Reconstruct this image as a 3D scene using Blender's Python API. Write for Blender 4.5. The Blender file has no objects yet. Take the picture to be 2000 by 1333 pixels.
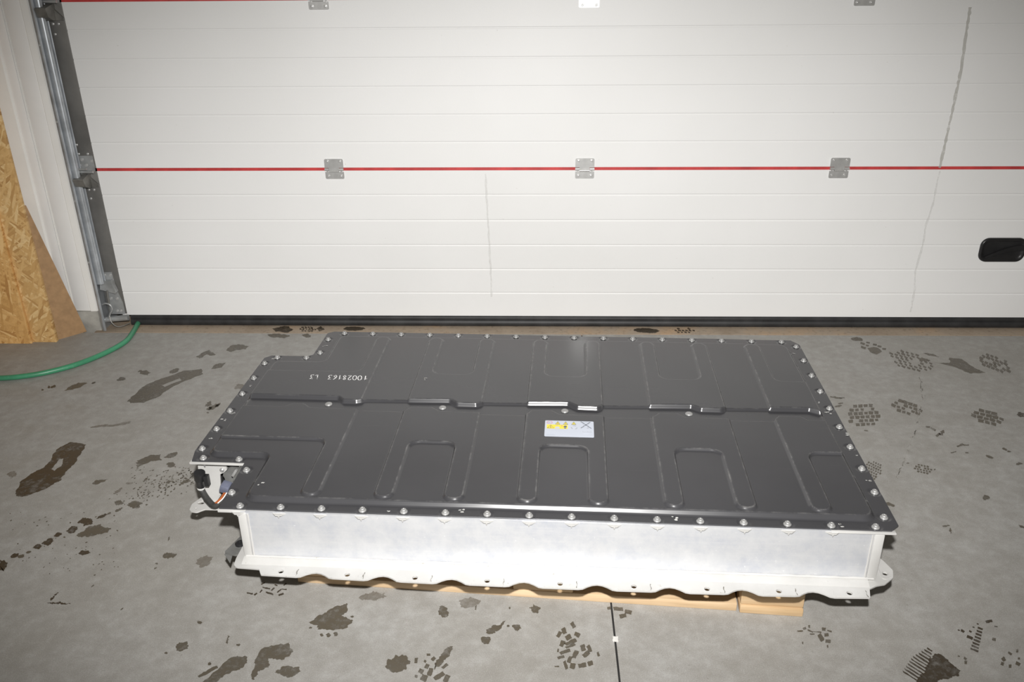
import bpy, bmesh, math, random
import numpy as np
from mathutils import Vector, Matrix
from mathutils.geometry import delaunay_2d_cdt

random.seed(7)
S = bpy.context.scene
COL = S.collection
V = Vector

# ------------------------------------------------------------------ camera
F_PX = 1695.94
CAM = np.array([-0.17742, -3.27618, 1.44954])
TILT, YAW, ROLL = 0.43383, -0.03151, -0.00949

def cam_rows():
    ct, st = math.cos(TILT), math.sin(TILT); cy, sy = math.cos(YAW), math.sin(YAW)
    fw = np.array([sy * ct, cy * ct, -st]); rt = np.array([cy, -sy, 0.0]); up = np.cross(rt, fw)
    cr, sr = math.cos(ROLL), math.sin(ROLL)
    return np.array([cr * rt + sr * up, -sr * rt + cr * up, fw])
CR = cam_rows()
cd = bpy.data.cameras.new('camera'); cam = bpy.data.objects.new('camera', cd); COL.objects.link(cam)
cd.sensor_width = 36.0; cd.lens = F_PX / 2000 * 36; cd.clip_start = 0.05
M4 = Matrix(((CR[0][0], CR[1][0], -CR[2][0], CAM[0]), (CR[0][1], CR[1][1], -CR[2][1], CAM[1]),
             (CR[0][2], CR[1][2], -CR[2][2], CAM[2]), (0, 0, 0, 1)))
cam.matrix_world = M4
S.camera = cam

def floor_pt(x, y, z=0.0):
    """point of the floor (height z) for a spot read off the photograph"""
    d = CR.T @ np.array([(x - 1000) / F_PX, -(y - 666.5) / F_PX, 1.0])
    s = (z - CAM[2]) / d[2]
    p = CAM + s * d
    return (float(p[0]), float(p[1]))

# ------------------------------------------------------------------ light
w = bpy.data.worlds.new('world'); S.world = w; w.use_nodes = True
w.node_tree.nodes['Background'].inputs[0].default_value = (1.0, 0.86, 0.62, 1)
w.node_tree.nodes['Background'].inputs[1].default_value = 0.068

fl = bpy.data.lights.new('camera_flash', 'SPOT'); flash = bpy.data.objects.new('camera_flash', fl); COL.objects.link(flash)
flash.location = (-0.172, -3.25, 1.66)
fl.energy = 490; fl.color = (1.0, 0.985, 0.965)
fl.spot_size = math.radians(87.6); fl.spot_blend = 1.0; fl.shadow_soft_size = 0.022
FLASH_AIM = V((-0.212, 0.0, -0.074))
flash.rotation_euler = (FLASH_AIM - flash.location).to_track_quat('-Z', 'Y').to_euler()
flash.scale = (1.25, 0.765, 1.0)

S.view_settings.view_transform = 'Standard'; S.view_settings.look = 'None'
S.view_settings.gamma = 1.0; S.view_settings.use_curve_mapping = False
S.view_settings.exposure = 0.0

# ------------------------------------------------------------------ materials
class NT:
    def __init__(s, name):
        s.m = bpy.data.materials.new(name); s.m.use_nodes = True
        s.t = s.m.node_tree; s.b = s.t.nodes['Principled BSDF']
    def n(s, typ, **kw):
        x = s.t.nodes.new(typ)
        for k, v in kw.items(): setattr(x, k, v)
        return x
    def l(s, a, b): s.t.links.new(a, b)
    def coord(s, scale=(1, 1, 1), rot=(0, 0, 0), kind='Object'):
        tc = s.n('ShaderNodeTexCoord'); mp = s.n('ShaderNodeMapping')
        mp.inputs['Scale'].default_value = scale; mp.inputs['Rotation'].default_value = rot
        s.l(tc.outputs[kind], mp.inputs['Vector']); return mp.outputs['Vector']
    def noise(s, vec, scale, detail=4, rough=0.55):
        x = s.n('ShaderNodeTexNoise'); s.l(vec, x.inputs['Vector'])
        x.inputs['Scale'].default_value = scale; x.inputs['Detail'].default_value = detail
        x.inputs['Roughness'].default_value = rough; return x.outputs['Fac']
    def ramp(s, fac, stops):
        x = s.n('ShaderNodeValToRGB'); s.l(fac, x.inputs['Fac'])
        e = x.color_ramp.elements
        while len(e) < len(stops): e.new(0.5)
        for el, (p, c) in zip(e, stops):
            el.position = p; el.color = (c, c, c, 1) if not isinstance(c, tuple) else (*c, 1)
        return x.outputs['Color']
    def mix(s, fac, a, b, mode='MIX'):
        x = s.n('ShaderNodeMix', data_type='RGBA', blend_type=mode)
        if isinstance(fac, (int, float)): x.inputs[0].default_value = fac
        else: s.l(fac, x.inputs[0])
        for i, c in ((6, a), (7, b)):
            if isinstance(c, tuple): x.inputs[i].default_value = (*c, 1)
            else: s.l(c, x.inputs[i])
        return x.outputs[2]
    def math(s, op, a, b=0.0):
        x = s.n('ShaderNodeMath', operation=op)
        for i, c in ((0, a), (1, b)):
            if isinstance(c, (int, float)): x.inputs[i].default_value = c
            else: s.l(c, x.inputs[i])
        return x.outputs[0]
    def set(s, **kw):
        for k, v in kw.items():
            i = s.b.inputs[k.replace('_', ' ')]
            if isinstance(v, (int, float)): i.default_value = v
            elif isinstance(v, tuple): i.default_value = (*v, 1)
            else: s.l(v, i)
        return s
    def bump(s, h, strength=0.2, dist=0.002):
        x = s.n('ShaderNodeBump'); x.inputs['Strength'].default_value = strength
        x.inputs['Distance'].default_value = dist; s.l(h, x.inputs['Height'])
        s.l(x.outputs['Normal'], s.b.inputs['Normal']); return s

MAT = {}
def plain(name, col, rough=0.5, metal=0.0, var=0.12, scale=30):
    m = NT(name); v = m.coord()
    f = m.noise(v, scale, 5)
    lo = tuple(c * (1 - var) for c in col); hi = tuple(min(1, c * (1 + var)) for c in col)
    m.set(Base_Color=m.ramp(f, [(0.3, lo), (0.7, hi)]), Roughness=rough, Metallic=metal)
    MAT[name] = m.m; return m

def mat_door():
    m = NT('door_white'); v = m.coord()
    big = m.noise(v, 1.3, 4); fine = m.noise(v, 220, 3); spk = m.noise(v, 60, 2)
    c = m.ramp(big, [(0.3, (0.785, 0.785, 0.775)), (0.7, (0.835, 0.835, 0.83))])
    c = m.mix(m.ramp(spk, [(0.74, 0.0), (0.80, 0.5)]), c, (0.50, 0.48, 0.45))
    m.set(Base_Color=c, Roughness=0.52).bump(fine, 0.16, 0.0012)
    MAT['door_white'] = m.m
mat_door()
plain('door_grey', (0.23, 0.22, 0.21), 0.5)
plain('red_edge', (0.52, 0.055, 0.055), 0.45, var=0.25, scale=14)
plain('rubber', (0.022, 0.022, 0.023), 0.55, var=0.4, scale=18)
plain('galvanised', (0.46, 0.47, 0.47), 0.42, 0.55, 0.2, 22)
plain('galv_track', (0.50, 0.53, 0.56), 0.36, 0.6, 0.25, 16)
plain('end_cap_steel', (0.20, 0.195, 0.185), 0.45, 0.45, 0.22, 9)
plain('dark_steel', (0.21, 0.205, 0.19), 0.5, 0.5, 0.3, 25)
plain('hinge_steel', (0.60, 0.60, 0.59), 0.34, 0.55, 0.1, 40)
plain('jamb_white', (0.84, 0.83, 0.80), 0.45, var=0.04, scale=6)
plain('jamb_grey', (0.84, 0.835, 0.82), 0.45, var=0.04, scale=6)
plain('wall_paint', (0.45, 0.44, 0.41), 0.7, var=0.1, scale=5)
plain('black_plastic', (0.018, 0.018, 0.019), 0.3, var=0.2)
plain('grey_plastic', (0.13, 0.13, 0.125), 0.5, var=0.2)
plain('blue_plastic', (0.13, 0.14, 0.19), 0.45, var=0.2)
plain('cable_black', (0.035, 0.035, 0.033), 0.55, var=0.3, scale=60)
plain('orange_wire', (0.36, 0.10, 0.03), 0.4)
plain('white_wire', (0.8, 0.8, 0.78), 0.4)
plain('bolt_zinc', (0.40, 0.40, 0.395), 0.36, 0.45, 0.12, 120)
def mat_cast():
    m = NT('cast_white'); v = m.coord(); a = m.noise(v, 12, 5, 0.6); b = m.noise(v, 75, 5, 0.75)
    c = m.ramp(a, [(0.3, (0.47, 0.465, 0.45)), (0.7, (0.55, 0.545, 0.53))])
    c = m.mix(m.ramp(b, [(0.26, 0.8), (0.36, 0.0)]), c, (0.22, 0.20, 0.16))
    m.set(Base_Color=c, Roughness=0.48, Metallic=0.08); MAT['cast_white'] = m.m
mat_cast()
plain('ink_white', (0.85, 0.85, 0.85), 0.6, var=0.02)
plain('ink_dark', (0.10, 0.11, 0.13), 0.5, var=0.02)
plain('ink_grey', (0.40, 0.42, 0.46), 0.5, var=0.02)
plain('ink_faint', (0.66, 0.67, 0.73), 0.5, var=0.02)
plain('ink_yellow', (0.80, 0.66, 0.07), 0.4, var=0.02)
plain('ink_red', (0.60, 0.22, 0.30), 0.5, var=0.02)
plain('label_white', (0.52, 0.555, 0.63), 0.35, var=0.02)
plain('joint_filler', (0.02, 0.019, 0.018), 0.8)
plain('scrap_white', (0.72, 0.71, 0.68), 0.6)
plain('hardboard', (0.36, 0.22, 0.11), 0.6, var=0.15, scale=40)
plain('plinth_concrete', (0.34, 0.33, 0.30), 0.8, var=0.3, scale=14)
plain('pad_dirt', (0.16, 0.15, 0.13), 0.7)

def mat_concrete():
    m = NT('concrete'); v = m.coord()
    big = m.noise(v, 1.1, 5, 0.6); mid = m.noise(v, 9, 6, 0.65); fine = m.noise(v, 90, 4, 0.6)
    vs = m.coord((30, 3.2, 1), (0, 0, 0.5)); scr = m.noise(vs, 2.0, 5, 0.7)
    vs2 = m.coord((5, 40, 1), (0, 0, 0.25)); scr2 = m.noise(vs2, 1.6, 5, 0.7)
    c = m.ramp(big, [(0.28, (0.308, 0.295, 0.267)), (0.5, (0.362, 0.353, 0.334)), (0.75, (0.385, 0.383, 0.373))])
    c = m.mix(m.ramp(mid, [(0.35, 0.42), (0.62, 0.0)]), c, (0.262, 0.248, 0.224))
    c = m.mix(m.ramp(scr, [(0.60, 0.0), (0.72, 0.35)]), c, (0.462, 0.453, 0.432))
    c = m.mix(m.ramp(scr2, [(0.60, 0.0), (0.74, 0.3)]), c, (0.254, 0.240, 0.220))
    grain = m.noise(v, 420, 3, 0.7); mott = m.noise(v, 28, 5, 0.7)
    c = m.mix(m.ramp(mott, [(0.36, 0.5), (0.58, 0.0)]), c, (0.248, 0.236, 0.213))
    c = m.mix(m.ramp(mott, [(0.56, 0.0), (0.74, 0.4)]), c, (0.451, 0.448, 0.438))
    c = m.mix(m.ramp(grain, [(0.34, 0.45), (0.50, 0.0)]), c, (0.209, 0.199, 0.180))
    c = m.mix(m.ramp(grain, [(0.56, 0.0), (0.72, 0.55)]), c, (0.550, 0.543, 0.523))
    c = m.mix(m.ramp(fine, [(0.26, 0.6), (0.33, 0.0)]), c, (0.176, 0.166, 0.146))
    m.set(Base_Color=c, Roughness=m.ramp(mid, [(0.3, 0.55), (0.7, 0.75)])).bump(fine, 0.15, 0.001)
    MAT['concrete'] = m.m
mat_concrete()

def mat_threshold():
    m = NT('threshold_rust'); v = m.coord((1, 1, 1)); a = m.noise(v, 4, 6, 0.65); b = m.noise(v, 60, 4)
    c = m.ramp(a, [(0.3, (0.273, 0.210, 0.152)), (0.5, (0.357, 0.289, 0.220)), (0.72, (0.441, 0.304, 0.189))])
    c = m.mix(m.ramp(b, [(0.3, 0.5), (0.45, 0.0)]), c, (0.147, 0.115, 0.084))
    m.set(Base_Color=c, Roughness=0.75).bump(b, 0.2, 0.001); MAT['threshold_rust'] = m.m
mat_threshold()

def mat_stain(name, col, alpha, rough=0.35):
    m = NT(name); v = m.coord(); a = m.noise(v, 55, 5, 0.7)
    m.set(Base_Color=col, Roughness=rough, Alpha=m.ramp(m.mix(0.45, a, m.noise(v, 14, 4, 0.6)), [(0.34, alpha * 0.25), (0.54, alpha)]))
    MAT[name] = m.m
mat_stain('wet', (0.115, 0.098, 0.072), 0.86)
mat_stain('wet_dark', (0.062, 0.048, 0.032), 0.92)
mat_stain('wet_faint', (0.19, 0.165, 0.13), 0.55)
mat_stain('scuff_light', (0.48, 0.465, 0.43), 0.65, 0.7)
mat_stain('streak_grey', (0.55, 0.54, 0.50), 0.6, 0.5)
mat_stain('streak_faint', (0.70, 0.695, 0.68), 0.3, 0.5)
mat_stain('scuff_white', (0.62, 0.62, 0.60), 0.9, 0.6)

def mat_lid():
    m = NT('lid_paint'); v = m.coord()
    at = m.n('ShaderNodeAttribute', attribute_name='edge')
    big = m.noise(v, 2.2, 4); mid = m.noise(v, 26, 6, 0.7)
    vs = m.coord((2, 30, 1), (0, 0, 0.35)); scr = m.noise(vs, 3, 6, 0.7)
    c = m.ramp(big, [(0.3, (0.037, 0.037, 0.040)), (0.7, (0.047, 0.047, 0.051))])
    c = m.mix(m.ramp(scr, [(0.64, 0.0), (0.8, 0.22)]), c, (0.13, 0.13, 0.13))
    wear_glint = m.math('MULTIPLY', at.outputs['Fac'], m.ramp(mid, [(0.46, 0.07), (0.72, 0.9)]))
    c = m.mix(wear_glint, c, (0.30, 0.295, 0.285))  # scuffed paint, plus painted glints where the rib edges catch light
    m.set(Base_Color=c, IOR=1.60, Roughness=m.ramp(big, [(0.3, 0.20), (0.75, 0.26)])); MAT['lid_paint'] = m.m
mat_lid()

def mat_alu():
    m = NT('brushed_aluminium'); v = m.coord((1, 1, 30)); v2 = m.coord()
    br = m.noise(v, 5, 6, 0.7); blot = m.noise(v2, 13, 8, 0.75); spk = m.noise(v2, 130, 3)
    c = m.ramp(blot, [(0.32, (0.49, 0.51, 0.56)), (0.52, (0.58, 0.59, 0.61)), (0.7, (0.64, 0.645, 0.655))])
    c = m.mix(m.ramp(br, [(0.5, 0.0), (0.75, 0.5)]), c, (0.66, 0.66, 0.67))
    c = m.mix(m.ramp(spk, [(0.70, 0.0), (0.76, 0.5)]), c, (0.9, 0.9, 0.9))
    m.set(Base_Color=c, Metallic=0.35, Roughness=m.ramp(br, [(0.3, 0.30), (0.7, 0.45)])).bump(br, 0.12, 0.0008)
    MAT['brushed_aluminium'] = m.m
mat_alu()

def mat_osb(name, tint, rot):
    m = NT(name)
    def layer(r, off):
        rv = m.coord((1, 1, 1), (0, r, 0)); mp = m.n('ShaderNodeMapping'); mp.inputs['Scale'].default_value = (14, 14, 95)
        mp.inputs['Location'].default_value = (off, off, off); m.l(rv, mp.inputs['Vector'])
        nz = m.n('ShaderNodeTexNoise'); m.l(mp.outputs[0], nz.inputs['Vector']); nz.inputs['Scale'].default_value = 0.9; nz.inputs['Detail'].default_value = 3
        ad = m.n('ShaderNodeVectorMath', operation='MULTIPLY_ADD'); m.l(nz.outputs['Color'], ad.inputs[0])
        ad.inputs[1].default_value = (0.9, 0.9, 0.9); m.l(mp.outputs[0], ad.inputs[2])
        x = m.n('ShaderNodeTexVoronoi'); x.inputs['Scale'].default_value = 1.0; m.l(ad.outputs[0], x.inputs['Vector'])
        s_ = m.n('ShaderNodeSeparateColor'); m.l(x.outputs['Color'], s_.inputs[0]); return s_.outputs[0], s_.outputs[1]
    a, pa = layer(0.75 + rot, 0); b, pb = layer(-0.55 + rot, 7.3); c_, pc = layer(1.35 + rot, 3.1)
    f = m.mix(m.math('GREATER_THAN', pb, 0.55), a, b); f = m.mix(m.math('GREATER_THAN', pc, 0.62), f, c_)
    T = lambda c: tuple(x * t for x, t in zip(c, tint))
    c = m.ramp(f, [(0.0, T((0.33, 0.175, 0.06))), (0.25, T((0.44, 0.26, 0.10))), (0.7, T((0.50, 0.31, 0.13))), (1.0, T((0.58, 0.40, 0.20)))])
    g = m.noise(m.coord(), 60, 5, 0.7)
    c = m.mix(m.ramp(g, [(0.3, 0.35), (0.5, 0.0)]), c, T((0.24, 0.12, 0.04)))
    m.set(Base_Color=c, Roughness=0.6).bump(f, 0.25, 0.002); MAT[name] = m.m
mat_osb('osb_warm', (1.45, 1.38, 1.22), 0.1)
mat_osb('osb_pale', (1.4, 1.45, 1.45), -0.2)

def mat_wood(name, c0, c1):
    m = NT(name); v = m.coord((3, 45, 45)); a = m.noise(v, 1.4, 5, 0.6); b = m.noise(m.coord((8, 150, 150)), 1, 3)
    c = m.ramp(a, [(0.3, c0), (0.7, c1)]); c = m.mix(m.ramp(b, [(0.3, 0.3), (0.5, 0.0)]), c, tuple(x * 0.6 for x in c0))
    m.set(Base_Color=c, Roughness=0.6).bump(b, 0.15, 0.001); MAT[name] = m.m
mat_wood('pallet_wood', (0.54, 0.38, 0.22), (0.68, 0.51, 0.33))
mat_wood('pallet_block_wood', (0.50, 0.34, 0.18), (0.64, 0.47, 0.29))

def mat_hose():
    m = NT('hose_green'); v = m.coord(); a = m.noise(v, 6, 5, 0.6); b = m.noise(v, 120, 3)
    c = m.ramp(a, [(0.3, (0.05, 0.20, 0.11)), (0.6, (0.055, 0.29, 0.15))])
    c = m.mix(m.ramp(b, [(0.6, 0.0), (0.75, 0.4)]), c, (0.2, 0.42, 0.28))
    m.set(Base_Color=c, Roughness=0.38); MAT['hose_green'] = m.m
mat_hose()

# ------------------------------------------------------------------ builders
def tag(o, label=None, cat=None, group=None, kind=None):
    if label: o['label'] = label
    if cat: o['category'] = cat
    if group: o['group'] = group
    if kind: o['kind'] = kind
    return o

def empty(name, loc=(0, 0, 0), rz=0.0, parent=None):
    o = bpy.data.objects.new(name, None); COL.objects.link(o); o.location = loc; o.rotation_euler = (0, 0, rz)
    o.empty_display_size = 0.1; o.parent = parent; return o

def link(name, me, mat, parent=None, smooth=False):
    o = bpy.data.objects.new(name, me); COL.objects.link(o); o.parent = parent
    if mat and not me.materials: me.materials.append(MAT[mat])
    if smooth: me.polygons.foreach_set('use_smooth', [True] * len(me.polygons))
    return o

def pyd(name, verts, faces, mat, parent=None, smooth=False):
    me = bpy.data.meshes.new(name); me.from_pydata(verts, [], faces); me.update()
    return link(name, me, mat, parent, smooth)

def from_bm(name, bm, mat, parent=None, smooth=False, sharp=None):
    bmesh.ops.recalc_face_normals(bm, faces=bm.faces[:])
    me = bpy.data.meshes.new(name); bm.to_mesh(me); bm.free()
    o = link(name, me, mat, parent, smooth)
    if sharp:
        me.polygons.foreach_set('use_smooth', [True] * len(me.polygons))
        me.set_sharp_from_angle(angle=math.radians(sharp))
    return o

def add_box(bm, a, b, rot=None, pivot=None):
    vs = [bm.verts.new((x, y, z)) for z in (a[2], b[2]) for y in (a[1], b[1]) for x in (a[0], b[0])]
    for f in ((0, 1, 3, 2), (4, 6, 7, 5), (0, 4, 5, 1), (2, 3, 7, 6), (0, 2, 6, 4), (1, 5, 7, 3)):
        bm.faces.new([vs[i] for i in f])
    if rot is not None:
        bmesh.ops.rotate(bm, verts=vs, cent=pivot or ((V(a) + V(b)) / 2), matrix=rot)
    return vs

def box(name, a, b, mat, parent=None, bevel=0.0, rot=None):
    bm = bmesh.new(); add_box(bm, a, b, rot)
    if bevel: bmesh.ops.bevel(bm, geom=bm.edges[:], offset=bevel, segments=2, affect='EDGES', profile=0.5)
    return from_bm(name, bm, mat, parent, sharp=35 if bevel else None)

def round_poly(pts, r, seg=6):
    """pts: (x, y) or (x, y, r); rounds the corners"""
    out = []; n = len(pts)
    for i in range(n):
        p = pts[i]; rr = p[2] if len(p) > 2 else r
        a = V(pts[i - 1][:2]); b = V(p[:2]); c = V(pts[(i + 1) % n][:2])
        da = (a - b); dc = (c - b); la, lc = da.length, dc.length
        if rr <= 0 or la < 1e-9 or lc < 1e-9: out.append(tuple(b)); continue
        da /= la; dc /= lc; ang = da.angle(dc)
        t = min(rr / max(math.tan(ang / 2), 1e-3), la * 0.49, lc * 0.49); rr = t * math.tan(ang / 2)
        if ang > 3.1: out.append(tuple(b)); continue
        cen = b + (da + dc).normalized() * (rr / math.sin(ang / 2))
        p0 = b + da * t; p1 = b + dc * t
        a0 = math.atan2(p0.y - cen.y, p0.x - cen.x); a1 = math.atan2(p1.y - cen.y, p1.x - cen.x)
        d = (a1 - a0 + math.pi) % (2 * math.pi) - math.pi
        for k in range(seg + 1):
            q = a0 + d * k / seg; out.append((cen.x + rr * math.cos(q), cen.y + rr * math.sin(q)))
    return out

def circle(cx, cy, rx, ry=None, n=20, a0=0.0):
    ry = ry or rx
    return [(cx + rx * math.cos(a0 + 2 * math.pi * i / n), cy + ry * math.sin(a0 + 2 * math.pi * i / n)) for i in range(n)]

def add_prism(bm, outer, z0, z1, holes=(), axes='xyz'):
    """plate: outline in (x, y), extruded z0..z1; axes maps the three to world axes"""
    new = bmesh.new()
    if holes:
        co, fc = [], []
        for loop in [outer, *holes]:
            n = len(co); co += [V((p[0], p[1])) for p in loop]; fc.append(list(range(n, n + len(loop))))
        ed = [(f[k], f[(k + 1) % len(f)]) for f in fc for k in range(len(f))]
        vo, _, fo, *_ = delaunay_2d_cdt(co, ed, [], 0, 1e-7)
        def inside(p, loop):
            c = False
            for a, b in zip(loop, loop[1:] + loop[:1]):
                if (a[1] > p[1]) != (b[1] > p[1]) and p[0] < (b[0] - a[0]) * (p[1] - a[1]) / (b[1] - a[1]) + a[0]: c = not c
            return c
        bv = [new.verts.new((v[0], v[1], z0)) for v in vo]
        for f in fo:
            m_ = [sum(vo[k][q] for k in f) / len(f) for q in (0, 1)]
            if inside(m_, list(outer)) and not any(inside(m_, list(h)) for h in holes): new.faces.new([bv[k] for k in f])
        bmesh.ops.delete(new, geom=[v for v in new.verts if not v.link_faces], context='VERTS')
    else:
        vs = [new.verts.new((p[0], p[1], z0)) for p in outer]
        new.faces.new(vs)
    if z1 != z0:
        r = bmesh.ops.extrude_face_region(new, geom=new.faces[:])
        bmesh.ops.translate(new, verts=[e for e in r['geom'] if isinstance(e, bmesh.types.BMVert)], vec=(0, 0, z1 - z0))
    idx = {'x': 0, 'y': 1, 'z': 2}; ax = [idx[c] for c in axes]
    vm = {}
    for v in new.verts:
        q = [0, 0, 0]
        for k in range(3): q[ax[k]] = v.co[k]
        vm[v] = bm.verts.new(q)
    for f in new.faces: bm.faces.new([vm[v] for v in f.verts])
    new.free()

def prism(name, outer, z0, z1, mat, parent=None, holes=(), axes='xyz', bevel=0.0, sharp=35):
    bm = bmesh.new(); add_prism(bm, outer, z0, z1, holes, axes)
    bmesh.ops.recalc_face_normals(bm, faces=bm.faces[:])
    if bevel:
        ed = [e for e in bm.edges if len(e.link_faces) == 2 and e.calc_face_angle(0) > 1.2]
        bmesh.ops.bevel(bm, geom=ed, offset=bevel, segments=2, affect='EDGES', profile=0.5)
    return from_bm(name, bm, mat, parent, sharp=sharp)

def add_tube(bm, pts, r, n=10, caps=True):
    pts = [V(p) for p in pts]; rings = []
    up = V((0, 0, 1)); prev = None
    for i, p in enumerate(pts):
        t = (pts[min(i + 1, len(pts) - 1)] - pts[max(i - 1, 0)]).normalized()
        if prev is None:
            a = up if abs(t.z) < 0.9 else V((1, 0, 0)); s = t.cross(a).normalized()
        else:
            s = (prev - t * prev.dot(t)).normalized()
        prev = s; b = t.cross(s); rr = r[i] if isinstance(r, (list, tuple)) else r
        rings.append([bm.verts.new(p + (s * math.cos(2 * math.pi * k / n) + b * math.sin(2 * math.pi * k / n)) * rr) for k in range(n)])
    for A, B in zip(rings, rings[1:]):
        for k in range(n): bm.faces.new((A[k], A[(k + 1) % n], B[(k + 1) % n], B[k]))
    if caps: bm.faces.new(rings[0][::-1]); bm.faces.new(rings[-1])

def tube(name, pts, r, mat, parent=None, n=10):
    bm = bmesh.new(); add_tube(bm, pts, r, n); return from_bm(name, bm, mat, parent, sharp=50)

def spline(pts, per=8):
    pts = [V(p) for p in pts]; P = [2 * pts[0] - pts[1]] + pts + [2 * pts[-1] - pts[-2]]; out = []
    for i in range(1, len(P) - 2):
        for k in range(per):
            t = k / per; a, b, c, d = P[i - 1:i + 3]
            out.append(0.5 * ((2 * b) + (c - a) * t + (2 * a - 5 * b + 4 * c - d) * t * t + (3 * b - a - 3 * c + d) * t ** 3))
    return out + [pts[-1]]

def lathe(bm, prof, n=16, c=(0, 0, 0)):
    rings = [[bm.verts.new((c[0] + r * math.cos(2 * math.pi * k / n), c[1] + r * math.sin(2 * math.pi * k / n), c[2] + z)) for k in range(n)] for r, z in prof]
    for A, B in zip(rings, rings[1:]):
        for k in range(n): bm.faces.new((A[k], A[(k + 1) % n], B[(k + 1) % n], B[k]))
    bm.faces.new(rings[0][::-1]); bm.faces.new(rings[-1])

# ================================================================== SETTING
# ---- floor: two concrete slabs with an open joint
floor = tag(empty('floor', (0, -1, 0)), 'grey stained concrete garage floor with a dark joint line', 'floor', kind='structure')
FY = 1.0
box('concrete_slab', (-5.0, -6.0 + FY, -0.12), (0.0008, -0.084 + FY, 0.0), 'concrete', floor)
box('concrete_slab', (0.0054, -6.0 + FY, -0.12), (5.0, -0.084 + FY, 0.0), 'concrete', floor)
box('joint_filler', (0.0009, -6.0 + FY, -0.12), (0.0053, -0.084 + FY, -0.004), 'joint_filler', floor)
thr = tag(box('trim_1', (-1.99, -0.080, -0.12), (3.6, 0.14, 0.001), 'threshold_rust'),
          'brown rusty threshold strip under the garage door', 'threshold', kind='structure')
wall = tag(box('wall_left', (-5.0, 0.07, -0.12), (-1.97, 0.25, 2.9), 'wall_paint'), 'plain wall beside the garage door behind the white jamb', 'wall', kind='structure')
tag(box('wall_back', (-1.97, 0.16, -0.12), (4.2, 0.25, 2.9), 'wall_paint'), 'plain wall behind the garage door panels', 'wall', kind='structure')

# ---- sectional door
door = tag(empty('door_1', (0.5, 0.0, 0.0)), 'white sectional garage door with red joint lines and black bottom seal', 'garage door', kind='structure')
DX = 0.5
ZB, PH = 0.0447, 0.61
DL, DR = -1.955, 2.90
WL = -1.879
def door_panel(i, mat='door_white'):
    z0 = ZB + i * PH + (0.006 if i else 0.0); z1 = ZB + (i + 1) * PH - 0.006
    prof = [(0.045, z0), (0.0, z0)]
    rib = PH / 6
    for k in range(1, 6):
        zc = ZB + i * PH + rib * k
        prof += [(0.0, zc - 0.0042), (0.0010, zc - 0.0026), (0.0018, zc - 0.0008), (0.0018, zc + 0.0008), (0.0010, zc + 0.0026), (0.0, zc + 0.0042)]
    prof += [(0.0, z1), (0.045, z1)]
    bm = bmesh.new(); add_prism(bm, prof, WL - 0.02 - DX, DR - DX, axes='yzx')
    return from_bm('door_panel', bm, mat, door, sharp=9)
panels = [door_panel(i) for i in range(4)]
box('grey_strip', (WL - DX, -0.0012, ZB + 2 * PH + 0.0075), (DR - DX, 0.0, ZB + 2 * PH + 0.09), 'door_grey', door)  # grey band along the foot of the third panel
for i in (1, 2, 3):
    zc = ZB + i * PH
    box('red_joint_strip', (WL - DX, 0.0016, zc - 0.0075), (DR - DX, 0.04, zc + 0.0075), 'red_edge', door)
# bottom seal: rubber with two lips
prof = [(-0.004, ZB - 0.001), (-0.008, ZB - 0.006), (-0.006, ZB - 0.016), (-0.012, ZB - 0.020), (-0.014, ZB - 0.034), (-0.010, 0.0035), (0.03, 0.0035), (0.045, ZB - 0.001)]
bm = bmesh.new(); add_prism(bm, prof, -1.865 - DX, DR - DX, axes='yzx'); from_bm('bottom_seal', bm, 'rubber', door, sharp=60)
# steel end caps per panel
for i in range(4):
    z0, z1 = ZB + i * PH + 0.006, ZB + (i + 1) * PH - 0.006
    cap = box('end_cap', (DL - DX, -0.0022, z0), (WL - DX, 0.046, z1), 'end_cap_steel', door, 0.001)
    for (dx, dz) in ((0.02, 0.055), (0.055, 0.055), (0.02, 0.09), (0.03, PH - 0.12), (0.05, PH - 0.085), (0.03, PH - 0.085)):
        bm = bmesh.new(); lathe(bm, [(0.0046, 0), (0.0046, 0.0015), (0.002, 0.0028)], 10)
        bmesh.ops.rotate(bm, verts=bm.verts[:], cent=(0, 0, 0), matrix=Matrix.Rotation(math.pi / 2, 3, 'X'))
        bmesh.ops.translate(bm, verts=bm.verts[:], vec=(DL - DX + dx, -0.0022, z0 + dz)); from_bm('screw', bm, 'hinge_steel', cap, sharp=40)

# hinges
def hinge_mesh():
    bm = bmesh.new()
    up = round_poly([(-0.036, 0.006), (-0.020, 0.006, 0), (-0.020, -0.009, 0), (0.018, -0.009, 0), (0.018, 0.006, 0), (0.036, 0.006), (0.036, 0.040, 0.006), (-0.036, 0.040, 0.006)], 0.001, 4)
    add_prism(bm, up, -0.006, -0.0022, axes='xzy')
    lo = round_poly([(-0.036, -0.037, 0.005), (0.036, -0.037, 0.005), (0.036, -0.010), (-0.036, -0.010)], 0.001, 4)
    add_prism(bm, lo, -0.004, -0.0005, axes='xzy')
    for a, b in ((-0.036, -0.0205), (0.0185, 0.036)):
        add_tube(bm, [(a, -0.0065, 0.0), (b, -0.0065, 0.0)], 0.0052, 12)
    add_tube(bm, [(-0.020, -0.0062, -0.006), (0.018, -0.0062, -0.006)], 0.0045, 12)
    for a in (-0.030, 0.024):
        add_box(bm, (a, -0.006, -0.013), (a + 0.006, -0.002, 0.0))
    bmesh.ops.recalc_face_normals(bm, faces=bm.faces[:])
    me = bpy.data.meshes.new('hinge'); bm.to_mesh(me); bm.free(); me.materials.append(MAT['hinge_steel'])
    me.polygons.foreach_set('use_smooth', [True] * len(me.polygons)); me.set_sharp_from_angle(angle=math.radians(40)); return me
HM = hinge_mesh()
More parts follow.
